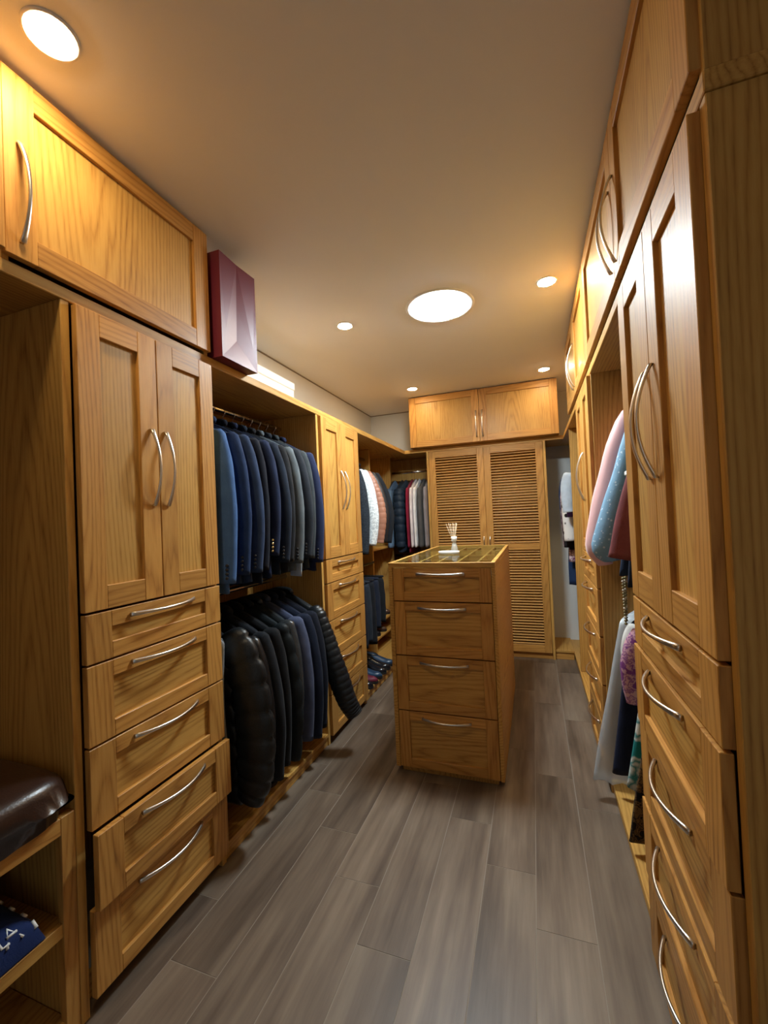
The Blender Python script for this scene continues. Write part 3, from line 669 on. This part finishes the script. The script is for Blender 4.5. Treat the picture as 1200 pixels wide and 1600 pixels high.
for i, (y, c, L_, lab) in enumerate([
    (2.91, (0.012, 0.014, 0.022), 0.48, 'black trousers nearest the far left cabinet drawers'), (3.00, (0.020, 0.026, 0.036), 0.46, 'charcoal trousers, second in the far left bay'),
    (3.09, (0.010, 0.011, 0.014), 0.50, 'black trousers, third in the far left bay'), (3.19, (0.014, 0.018, 0.032), 0.40, 'dark navy trousers, fourth in the far left bay'), (3.31, (0.010, 0.011, 0.013), 0.38, 'black folded trousers by the shoe shelves')]):
    trousers((-1.40, y, 0.93), 'y', lab, C(c), L_, W=0.42, T=0.05)
    hanger((-1.40, y, 0.93), 'y', 'small glossy red hanger holding the ' + ('nearest black trousers', 'charcoal trousers', 'third, black trousers', 'dark navy trousers', 'black trousers by the shoe shelves')[i], 'red hangers of the trousers', MATS['red_wood'], MATS['chrome'], span=0.34, drop=0.03)

# ---- back left corner, rail across
BY = 4.26; G3 = 'clothes on the back left rail'
for x, c, L_, T_, q, nm, lab, kw in [
    (-1.372, (0.10, 0.17, 0.27), 0.66, 0.030, 0, 'denim_jacket', 'faded blue denim jacket in the back left corner', {}),
    (-1.268, (0.012, 0.022, 0.038), 0.74, 0.120, 8, 'puffer_coat', 'dark navy puffer coat in the back left corner', dict(rb=(0.06, 0.06, 0.05))),
    (-1.178, (0.22, 0.012, 0.035), 0.74, 0.024, 0, 'dress', 'crimson dress on the back left rail', dict(rb=(0.016, 0.016, 0.014))),
    (-1.140, (0.66, 0.58, 0.58), 0.66, 0.024, 0, 'blouse', 'pale pink blouse beside the crimson dress', dict(rb=(0.016, 0.016, 0.014))),
    (-1.103, (0.74, 0.72, 0.72), 0.68, 0.024, 0, 'blouse', 'white blouse on the back left rail', dict(rb=(0.016, 0.016, 0.014))),
    (-1.052, (0.070, 0.067, 0.066), 0.68, 0.044, 0, 'coat', 'dark grey coat on the back left rail', dict(rb=(0.026, 0.028, 0.026))),
    (-0.997, (0.20, 0.18, 0.19), 0.70, 0.036, 0, 'jacket', 'mauve grey jacket touching the louvred cabinet', dict(rb=(0.02, 0.02, 0.018)))]:
    garment(nm, lab, 'clothes', (x, BY, 1.80), 'x', C(c, rough=0.5 if q else 0.85), W=0.42, L=L_, T=T_, sl=0.58, quilt=q, out=0.0, group=G3, collar=False, fold=0.003, **kw)
for x, c, lab in [(-1.32, (0.008, 0.009, 0.011), 'long black coat low in the back left corner'), (-1.22, (0.010, 0.009, 0.010), 'long black dress low under the crimson dress'), (-1.12, (0.012, 0.012, 0.013), 'long black coat low under the white blouse'), (-1.03, (0.07, 0.068, 0.07), 'grey skirt low beside the louvred cabinet')]:
    garment('long_coat', lab, 'clothes', (x, BY, 0.93), 'x', C(c), W=0.42, L=0.72, T=0.05, sides=(), collar=False, group='low clothes in the back left corner')
t = thing('hanging_rail', (-1.17, BY, 0.93), 'lower clothes rail in the back left corner', 'rail')
tube('bar', [(-1.395, BY, 0.93), (-0.969, BY, 0.93)], 0.0125, MATS['chrome'], t, 12)

# ---- right bay, upper rail
G4 = 'blouses on the upper right rail'; QX = 0.53
m, nt, b = nmat('pink_sheer'); b.inputs['Base Color'].default_value = (0.80, 0.46, 0.46, 1); b.inputs['Roughness'].default_value = 0.55
b.inputs['Sheen Weight'].default_value = 0.5; b.inputs['Alpha'].default_value = 0.93
bluedot = C((0.20, 0.36, 0.52), kind='dots', col2=(0.50, 0.64, 0.76), scale=55, rough=0.5)
def bl(y, lab, mat, nm='blouse', z=1.90, x=QX, **kw):
    kw.setdefault('W', 0.42); kw.setdefault('T', 0.040)
    t = garment(nm, lab, 'clothes', (x, y, z), 'y', mat, **kw)
    return t
bl(2.118, 'pale pink sheer blouse, farthest on the upper right rail', MATS['pink_sheer'], W=0.28, L=0.60, group=G4, ra=(0.04, 0.065, 0.070, 0.066, 0.030), rb=(0.030, 0.035, 0.040, 0.035, 0.025),
   paths={-1: [(-0.100, 0, -0.125), (-0.165, -0.01, -0.36), (-0.218, -0.015, -0.58), (-0.250, -0.02, -0.74), (-0.238, -0.02, -0.825)], 1: [(0.10, 0, -0.16), (0.14, 0, -0.4), (0.14, 0, -0.7)]})
bl(2.010, 'light blue dotted blouse with a gathered puff sleeve', bluedot, W=0.28, L=0.60, group=G4, ra=(0.036, 0.055, 0.070, 0.080, 0.040), rb=(0.030, 0.036, 0.042, 0.042, 0.028),
   paths={-1: [(-0.080, 0, -0.14), (-0.135, -0.002, -0.38), (-0.185, -0.004, -0.58), (-0.222, -0.006, -0.735), (-0.212, -0.006, -0.795)], 1: [(0.10, 0, -0.16), (0.14, 0, -0.4), (0.14, 0, -0.7)]})
bl(1.925, 'dark navy blouse between the blue dotted one and green top', C((0.010, 0.020, 0.045)), W=0.24, L=0.76, flare=0.8, sides=(), group=G4, waist=0)
gt = bl(1.845, 'green top with a white band on the upper right rail', C((0.003, 0.11, 0.06)), W=0.24, L=0.50, group=G4, ra=(0.03, 0.04, 0.05), rb=(0.028, 0.030, 0.032),
   paths={-1: [(-0.05, 0, -0.18), (-0.10, 0, -0.32), (-0.150, 0, -0.52)], 1: [(0.05, 0, -0.18), (0.10, 0, -0.32), (0.15, 0, -0.52)]})
box('white_band', QX - 0.186, QX - 0.086, 1.808, 1.882, 1.448, 1.466, MATS['white_plastic'], gt, 0.003)
bl(1.765, 'navy dress on the upper right rail', C((0.008, 0.014, 0.034)), nm='dress', W=0.30, L=0.78, flare=0.45, sides=(), group=G4)
bl(1.680, 'dusty maroon sweater with flared cuff on the right', C((0.150, 0.040, 0.044)), nm='sweater', W=0.28, L=0.60, group=G4, ra=(0.04, 0.05, 0.055, 0.062), rb=(0.030, 0.032, 0.034, 0.036),
   paths={-1: [(-0.060, 0, -0.17), (-0.120, 0, -0.35), (-0.190, -0.004, -0.56), (-0.228, -0.006, -0.76)], 1: [(0.10, 0, -0.16), (0.14, 0, -0.4), (0.14, 0, -0.7)]})
bl(1.600, 'pale mint blouse hem below the maroon sweater', C((0.45, 0.60, 0.53)), W=0.30, L=0.78, sides=(), flare=0.45, group=G4, waist=0)
bl(1.525, 'plum blouse nearest on the upper right rail', C((0.07, 0.02, 0.03)), W=0.28, L=0.60, sides=(), group=G4)
for y, hl in ((2.118, 'pale pink blouse'), (2.010, 'light blue dotted blouse'), (1.925, 'dark navy blouse'), (1.845, 'green top')):
    hanger((QX, y, 1.90), 'y', 'black plastic hanger inside the ' + hl + ' on the right', 'black hangers on the upper right rail', MATS['black_plastic'], MATS['black_plastic'], span=0.27)
# beaded necklace hanging under the blouses
t = thing('bead_necklace', (0.325, 1.89, 1.04), 'olive bead necklace hanging below the navy blouse', 'necklace')
plain('bead_olive', (0.22, 0.20, 0.10), 0.25); plain('bead_pale', (0.60, 0.58, 0.48), 0.25)
for sg in (-1, 1):
    for k in range(16):
        z = 1.045 - k * 0.0115
        lathe('bead', [(0.0004, -0.006), (0.0045, -0.004), (0.0062, 0), (0.0045, 0.004), (0.0004, 0.006)], (0.325 + sg * 0.006, 1.89 + sg * (0.010 + 0.0012 * k), z), MATS['bead_pale' if k % 3 == 1 else 'bead_olive'], t, 8)

# ---- right bay, lower rail
G5 = 'clothes on the lower right rail'
bl(2.150, 'white plastic garment cover, farthest on the lower right rail', MATS['white_film'], nm='garment_bag', z=1.0, W=0.38, L=0.82, T=0.070, sides=(), collar=False, drop=0.10, flare=0.74, fold=0.014, group=G5, waist=0.0, nfold=4.5)
bl(2.070, 'navy dress half wrapped in white plastic', C((0.006, 0.010, 0.030)), nm='dress', z=1.0, W=0.34, L=0.74, sides=(), flare=0.52, group=G5, fold=0.012, waist=0)
bl(1.990, 'white blouse with yellow collar under clear plastic', C((0.60, 0.60, 0.57)), z=1.0, W=0.31, L=0.36, sl=0.22, out=0.0, group=G5)
bl(1.910, 'purple and pink tied blouse on the lower right rail', C((0.20, 0.05, 0.22), kind='floral', col2=(0.62, 0.36, 0.40), scale=25), z=1.0, W=0.31, L=0.34, sl=0.26, out=0.02, group=G5)
bl(1.830, 'white and teal print blouse on the lower right rail', C((0.66, 0.68, 0.65), kind='floral', col2=(0.015, 0.20, 0.21), scale=9), z=1.0, W=0.30, L=0.66, sides=(), flare=0.62, group=G5, waist=0)
bl(1.750, 'black and gold patterned skirt low on the right', C((0.007, 0.006, 0.006), kind='floral', col2=(0.15, 0.085, 0.03), scale=40), nm='skirt', z=1.0, W=0.30, L=0.80, sides=(), flare=0.72, group=G5, fold=0.012, collar=False)
bl(1.675, 'navy blouse on the lower right rail', C((0.007, 0.011, 0.024)), z=1.0, W=0.30, L=0.60, sides=(), flare=0.3, group=G5)
bl(1.600, 'dark red dress low on the right', C((0.10, 0.010, 0.018)), nm='dress', z=1.0, W=0.28, L=0.84, sides=(), flare=0.55, group=G5, collar=False)
bl(1.525, 'coral pink dress nearest on the lower right rail', C((0.42, 0.09, 0.085)), nm='dress', z=1.0, W=0.28, L=0.74, sides=(), flare=0.55, group=G5, collar=False)

# ---- far right corner
G6 = 'clothes in the far right corner'
for y, c, L_, z, W_, sl_, nm, lab, kw in [
    (3.700, (0.40, 0.47, 0.55), 0.40, 1.80, 0.57, 0.30, 'shirt', 'pale blue shirt peeking past the far right panel', {}),
    (3.775, (0.06, 0.03, 0.16), 0.42, 1.80, 0.50, 0.34, 'blouse', 'deep violet blouse in the far right corner', {}),
    (3.850, (0.75, 0.74, 0.72), 0.62, 1.80, 0.55, 0.54, 'blouse', 'white blouse with black dots in the far right corner', dict(kind='dots', col2=(0.01, 0.01, 0.01), scale=14)),
    (3.925, (0.012, 0.010, 0.012), 0.72, 1.80, 0.55, 0.60, 'dress', 'black dress in the far right corner', {}),
    (4.000, (0.14, 0.03, 0.10), 0.84, 1.80, 0.55, 0.60, 'dress', 'plum patterned dress in the far right corner', dict(kind='floral', col2=(0.75, 0.6, 0.65), scale=30)),
    (4.075, (0.012, 0.030, 0.085), 1.05, 1.80, 0.56, 0.40, 'dress', 'long blue dress in the far right corner', {})]:
    garment(nm, lab, 'clothes', (0.55, y, z), 'y', C(c, **kw), W=W_, L=L_, T=0.04, sl=sl_, out=0.0, group=G6, ra=(0.05, 0.05, 0.045), collar=False)

# ------------------------------------------------------------------ shoes
def shoe(pos, yaw, label, mat, group, ln=0.27, boot=0.0, solemat=None):
    t = thing('boot' if boot else 'shoe', pos, label, 'shoe', group); t.rotation_euler = (0, 0, yaw)
    n, sg = 14, 12; V, Fc = [], []
    for i in range(n + 1):
        u = i / n; x = (u - 0.5) * ln
        hw = 0.034 + 0.012 * math.sin(math.pi * min(1, u * 1.1)) - 0.028 * max(0, (u - 0.8) / 0.2) ** 2 - 0.016 * max(0, (0.1 - u) / 0.1)
        hh = 0.085 - 0.050 * max(0, min(1, (u - 0.30) / 0.45)) ** 0.8 - 0.018 * max(0, (u - 0.85) / 0.15) ** 2
        for k in range(sg):
            a = math.pi * k / (sg - 1); V.append((x, hw * math.cos(a), 0.014 + hh * math.sin(a) ** 0.7))
    for i in range(n):
        for k in range(sg - 1): Fc.append((i * sg + k, (i + 1) * sg + k, (i + 1) * sg + k + 1, i * sg + k + 1))
        Fc.append((i * sg + sg - 1, (i + 1) * sg + sg - 1, (i + 1) * sg, i * sg))
    Fc += [tuple(range(sg)), tuple(n * sg + k for k in range(sg))[::-1]]
    def put(nm, me, z=0):
        o = bpy.data.objects.new(nm, me); COL.objects.link(o); o.parent = t; o.location = (0, 0, z); return o
    put('upper', mesh_of('upper', V, Fc, mat, True))
    V, Fc = [], []; m_ = 24
    for z in (0.0, 0.016):
        for k in range(m_):
            a = 2 * math.pi * k / m_; c, s_ = math.cos(a), math.sin(a)
            V.append((ln * 0.51 * math.copysign(abs(c) ** 0.8, c), 0.046 * math.copysign(abs(s_) ** 0.7, s_) * (1.0 if c > -0.2 else 0.82), z))
    for k in range(m_): Fc.append((k, (k + 1) % m_, m_ + (k + 1) % m_, m_ + k))
    Fc += [tuple(range(m_))[::-1], tuple(m_ + k for k in range(m_))]
    put('sole', mesh_of('sole', V, Fc, solemat or MATS['black_plastic']))
    if boot:
        V, Fc = [], []
        for j in range(9):
            v = j / 8; z = 0.05 + v * boot
            for k in range(14):
                a = 2 * math.pi * k / 14; V.append((-ln * 0.27 + (0.058 + 0.01 * v) * math.cos(a), (0.040 + 0.012 * v) * math.sin(a), z))
        for j in range(8):
            for k in range(14): Fc.append((j * 14 + k, j * 14 + (k + 1) % 14, (j + 1) * 14 + (k + 1) % 14, (j + 1) * 14 + k))
        put('shaft', mesh_of('shaft', V, Fc, mat, True))
    else:
        tube_o = [(-ln * 0.27 + 0.062 * math.cos(a), 0.030 * math.sin(a), 0.088 - 0.012 * math.cos(a)) for a in [2 * math.pi * k / 14 for k in range(14)]]
        o = tube('opening', [Vector(p) for p in tube_o], 0.005, MATS['black_plastic'], None, 6, closed=True)
        c = o.location.copy(); o.parent = t; o.location = c
    return t
sh = plain('patent', (0.012, 0.012, 0.016), 0.18); sh2 = plain('blue_leather', (0.02, 0.05, 0.10), 0.3); sh3 = plain('brown_leather', (0.10, 0.05, 0.03), 0.3); sh4 = plain('wine_velvet', (0.16, 0.012, 0.03), 0.6)
GS = 'shoes in the far left bay'
for i, (y, mt, lab) in enumerate([(2.93, sh, 'black shoe nearest the far left drawers'), (3.03, sh4, 'wine red shoe on the far left bay floor'), (3.13, sh2, 'blue shiny shoe on the far left bay floor'), (3.23, sh, 'black shoe beside the blue one'), (3.33, sh, 'black shoe, second from the shoe shelves'), (3.43, sh2, 'dark blue shoe by the foot of the shoe shelves')]):
    shoe((-1.318, y, 0.0685), 0.0, lab, mt, GS)
shoe((-1.558, 3.02, 0.0685), 0.0, 'tall grey dotted boot behind the far left shoes', C((0.10, 0.105, 0.11), kind='dots', col2=(0.35, 0.36, 0.37), scale=60), GS, ln=0.195, boot=0.30)
for i, (y, z, mt, lab) in enumerate([(3.75, 0.3605, sh3, 'brown shoe on the upper shoe shelf'), (3.90, 0.3605, sh, 'black polished shoe on the upper shoe shelf'), (4.05, 0.3605, sh3, 'second brown shoe on the upper shoe shelf'), (3.75, 0.2205, sh, 'black shoe on the lower shoe shelf'), (3.92, 0.2205, sh3, 'brown shoe on the lower shoe shelf')]):
    shoe((-1.545, y, z), 0.0, lab, mt, 'shoes on the shoe shelves', ln=0.26)
shoe((-1.36, 1.62, 0.0685), 0.05, 'black shoe with pale lining under the nearest coats', sh, 'shoes under the coats', solemat=MATS['white_plastic'])
shoe((-1.36, 1.74, 0.0685), -0.04, 'black shoe farther back under the coats', sh, 'shoes under the coats')

# ------------------------------------------------------------------ things on shelves and island
# maroon paper bag
m, nt, b = nmat('maroon_paper'); b.inputs['Base Color'].default_value = (0.150, 0.012, 0.028, 1); b.inputs['Roughness'].default_value = 0.46
t = thing('paper_bag', (-1.21, 1.49, ZS1), 'glossy maroon paper shopping bag standing on the top shelf', 'bag')
bx0, bx1, by0, by1, bz0, bz1 = -1.275, -1.142, 1.375, 1.603, ZS1 + 0.0012, 2.432
ym, zc = 1.487, bz0 + 0.105
V = [(bx1, by0, bz0), (bx1, by1, bz0), (bx1, by1, bz1), (bx1 - 0.006, ym, bz1), (bx1, by0, bz1), (bx1 - 0.017, ym, zc), (bx1 - 0.013, ym, bz0 + 0.25),
     (bx0, by0, bz0), (bx0, by1, bz0), (bx0, by1, bz1), (bx0, by0, bz1), (bx1 - 0.004, by0 + 0.030, bz0 + 0.12), (bx1 - 0.003, by1 - 0.022, bz0 + 0.10)]
Fc = [(0, 1, 5), (0, 5, 11), (11, 5, 6), (1, 12, 5), (12, 6, 5), (0, 11, 4), (11, 6, 3, 4), (1, 2, 12), (12, 2, 3, 6), (0, 4, 10, 7), (1, 8, 9, 2), (7, 10, 9, 8), (0, 7, 8, 1), (4, 3, 2, 9, 10)]
cen = Vector((-1.21, 1.49, 2.2)); me = mesh_of('bag_body', [Vector(v) - cen for v in V], Fc, m)
bm = bmesh.new(); bm.from_mesh(me); bmesh.ops.recalc_face_normals(bm, faces=bm.faces); bm.to_mesh(me); bm.free()
link(bpy.data.objects.new('bag_body', me), t, cen)
# white storage box
t = thing('storage_box', (-1.58, 2.15, ZS1), 'low white storage box on the top shelf behind the maroon bag', 'box')
box('box_body', -1.685, -1.505, 1.75, 2.515, ZS1 + 0.001, 2.225, MATS['white_plastic'], t, 0.004)
box('lid', -1.690, -1.500, 1.745, 2.520, 2.2255, 2.275, MATS['white_plastic'], t, 0.004)
# reed diffuser
t = thing('tray', (-0.50, 2.60, IZ), 'small white ceramic dish under the reed diffuser', 'tray')
dish = lathe('dish', [(0.058, 0.001), (0.064, 0.004), (0.066, 0.017), (0.062, 0.018), (0.058, 0.008), (0.0005, 0.008)], (-0.505, 2.60, IZ), plain('ceramic', (0.82, 0.84, 0.84), 0.2), t, 40)
dish.scale = (1.0, 0.62, 1.0)
t = thing('reed_diffuser', (-0.488, 2.72, IZ), 'glass reed diffuser bottle with pale sticks on the island', 'diffuser')
m, nt, b = nmat('clear_glass'); b.inputs['Base Color'].default_value = (0.92, 0.94, 0.93, 1); b.inputs['Roughness'].default_value = 0.08; b.inputs['Transmission Weight'].default_value = 0.55; b.inputs['IOR'].default_value = 1.4
dx, dy = -0.487, 2.70
lathe('bottle', [(0.024, 0.001), (0.026, 0.004), (0.016, 0.045), (0.0125, 0.068), (0.0135, 0.075)], (dx, dy, IZ), m, t, 28)
lathe('collar', [(0.013, 0.072), (0.018, 0.074), (0.019, 0.098), (0.015, 0.102), (0.006, 0.102)], (dx, dy, IZ), MATS['white_plastic'], t, 24)
plain('reed_wood', (0.72, 0.58, 0.40), 0.7)
for k, (ex, ey) in enumerate(((-0.048, 0.0), (-0.034, 0.012), (-0.018, -0.01), (-0.008, 0.014), (0.004, -0.008), (0.014, 0.01), (0.022, -0.004))):
    tube('reed', [(dx - ex * 0.15, dy - ey * 0.15, IZ + 0.03), (dx + ex, dy + ey, IZ + 0.185 + 0.004 * (k % 2))], 0.0014, MATS['reed_wood'], t, 6)

# bench cushion
m, nt, b = nmat('brown_leather_seat'); L = nt.links
b.inputs['Base Color'].default_value = (0.030, 0.014, 0.010, 1); b.inputs['Roughness'].default_value = 0.30
tc = N(nt, 'ShaderNodeTexCoord'); n1 = N(nt, 'ShaderNodeTexVoronoi', Scale=220.0); L.new(tc.outputs['Object'], n1.inputs['Vector'])
bp = N(nt, 'ShaderNodeBump', Strength=0.10, Distance=0.002); L.new(n1.outputs['Distance'], bp.inputs['Height']); L.new(bp.outputs[0], b.inputs['Normal'])
t = thing('seat_cushion', (-1.44, 0.24, 0.577), 'dark brown padded leather cushion on the oak bench', 'cushion')
cx0, cx1, cy0, cy1, cz0, cz1 = XW + 0.014, XL + 0.028, -0.295, 0.791, 0.5765, 0.702
V, Fc = [], []; nx, ny = 30, 44
def soft(u): return (1 - abs(2 * u - 1) ** 5)
for lay in (0, 1):
    for i in range(nx + 1):
        for j in range(ny + 1):
            u, v = i / nx, j / ny
            A1 = math.sin((u - 0.5) * math.pi); B1 = math.sin((v - 0.5) * math.pi)
            mm = max(abs(A1), abs(B1)); rr = (abs(A1) ** 24 + (abs(B1) ** 24)) ** (1 / 24) or 1.0
            A1 *= mm / rr if mm > 0 else 1; B1 *= mm / rr if mm > 0 else 1
            e = max(0.0, 1 - (abs(A1) ** 8 + abs(B1) ** 14)) ** 0.27
            ins = 0.0 if lay else 0.010
            x = (cx0 + cx1) / 2 + A1 * ((cx1 - cx0) / 2 - ins); y = (cy0 + cy1) / 2 + B1 * ((cy1 - cy0) / 2 - ins)
            zm = cz0 + 0.040
            V.append(Vector((x, y, zm + (cz1 - zm) * e if lay else zm - (zm - cz0) * min(1, e * 2.5))) - Vector((-1.44, 0.24, 0.60)))
S = (nx + 1) * (ny + 1)
for lay in (0, 1):
    for i in range(nx):
        for j in range(ny):
            q = [lay * S + a for a in (i * (ny + 1) + j, (i + 1) * (ny + 1) + j, (i + 1) * (ny + 1) + j + 1, i * (ny + 1) + j + 1)]
            Fc.append(tuple(q if lay else q[::-1]))
bd = [i * (ny + 1) for i in range(nx + 1)] + [nx * (ny + 1) + j for j in range(1, ny + 1)] + [i * (ny + 1) + ny for i in range(nx - 1, -1, -1)] + [j for j in range(ny - 1, 0, -1)]
for k in range(len(bd)):
    a, c = bd[k], bd[(k + 1) % len(bd)]; Fc.append((a, c, S + c, S + a))
me = mesh_of('padding', V, Fc, m, True)
bm = bmesh.new(); bm.from_mesh(me); bmesh.ops.recalc_face_normals(bm, faces=bm.faces); bm.to_mesh(me); bm.free()
link(bpy.data.objects.new('padding', me), t, (-1.44, 0.24, 0.60))

# folded navy shirt with a white emblem on the bench shelf
t = thing('folded_shirt', (-1.32, 0.55, 0.304), 'folded navy sports shirt with a white emblem on bench shelf', 'shirt')
V, Fc = [], []; n = 40
fx0, fx1, fy0, fy1, fz = -1.60, -1.203, 0.30, 0.716, 0.3045
def fheight(u, v):
    return (0.120 - 0.058 * u) * (1 - abs(2 * v - 1) ** 12) ** 0.5 * (1 - abs(2 * u - 1) ** 14) ** 0.35 + 0.003 * math.sin(9 * u + 5 * v) * (1 - abs(2 * u - 1) ** 6)
for lay in (0, 1):
    for i in range(n + 1):
        for j in range(n + 1):
            u, v = i / n, j / n
            V.append((fx0 + (fx1 - fx0) * u + 1.4075, fy0 + (fy1 - fy0) * v - 0.5125, (max(0.004, fheight(u, v)) if lay else 0.0005)))
S = (n + 1) ** 2
for lay in (0, 1):
    for i in range(n):
        for j in range(n):
            q = [lay * S + a for a in (i * (n + 1) + j, (i + 1) * (n + 1) + j, (i + 1) * (n + 1) + j + 1, i * (n + 1) + j + 1)]
            Fc.append(tuple(q if lay else q[::-1]))
bd = [i * (n + 1) for i in range(n + 1)] + [n * (n + 1) + j for j in range(1, n + 1)] + [i * (n + 1) + n for i in range(n - 1, -1, -1)] + [j for j in range(n - 1, 0, -1)]
for k in range(len(bd)): Fc.append((bd[k], bd[(k + 1) % len(bd)], S + bd[(k + 1) % len(bd)], S + bd[k]))
me = mesh_of('cloth', V, Fc, C((0.010, 0.022, 0.090)), True)
bm = bmesh.new(); bm.from_mesh(me); bmesh.ops.recalc_face_normals(bm, faces=bm.faces); bm.to_mesh(me); bm.free()
link(bpy.data.objects.new('cloth', me), t, (-1.4075, 0.5125, fz))
def onshirt(u, v, dz=0.0015): return Vector((fx0 + (fx1 - fx0) * u, fy0 + (fy1 - fy0) * v, fz + fheight(u, v) + dz))
for k, st in enumerate([((0.90, 0.795), (0.975, 0.795), (0.975, 0.83)), ((0.985, 0.815), (0.905, 0.855), (0.985, 0.895)), ((0.95, 0.83), (0.95, 0.88))]):
    tube('emblem_stroke', [onshirt(*p) for p in st], 0.0030, MATS['white_plastic'], t, 6)
for k, uu in enumerate((0.60, 0.72, 0.84, 0.94)):
    tube('side_print', [onshirt(uu, 0.965), onshirt(uu + 0.04, 0.965)], 0.0045, MATS['white_plastic'], t, 6)
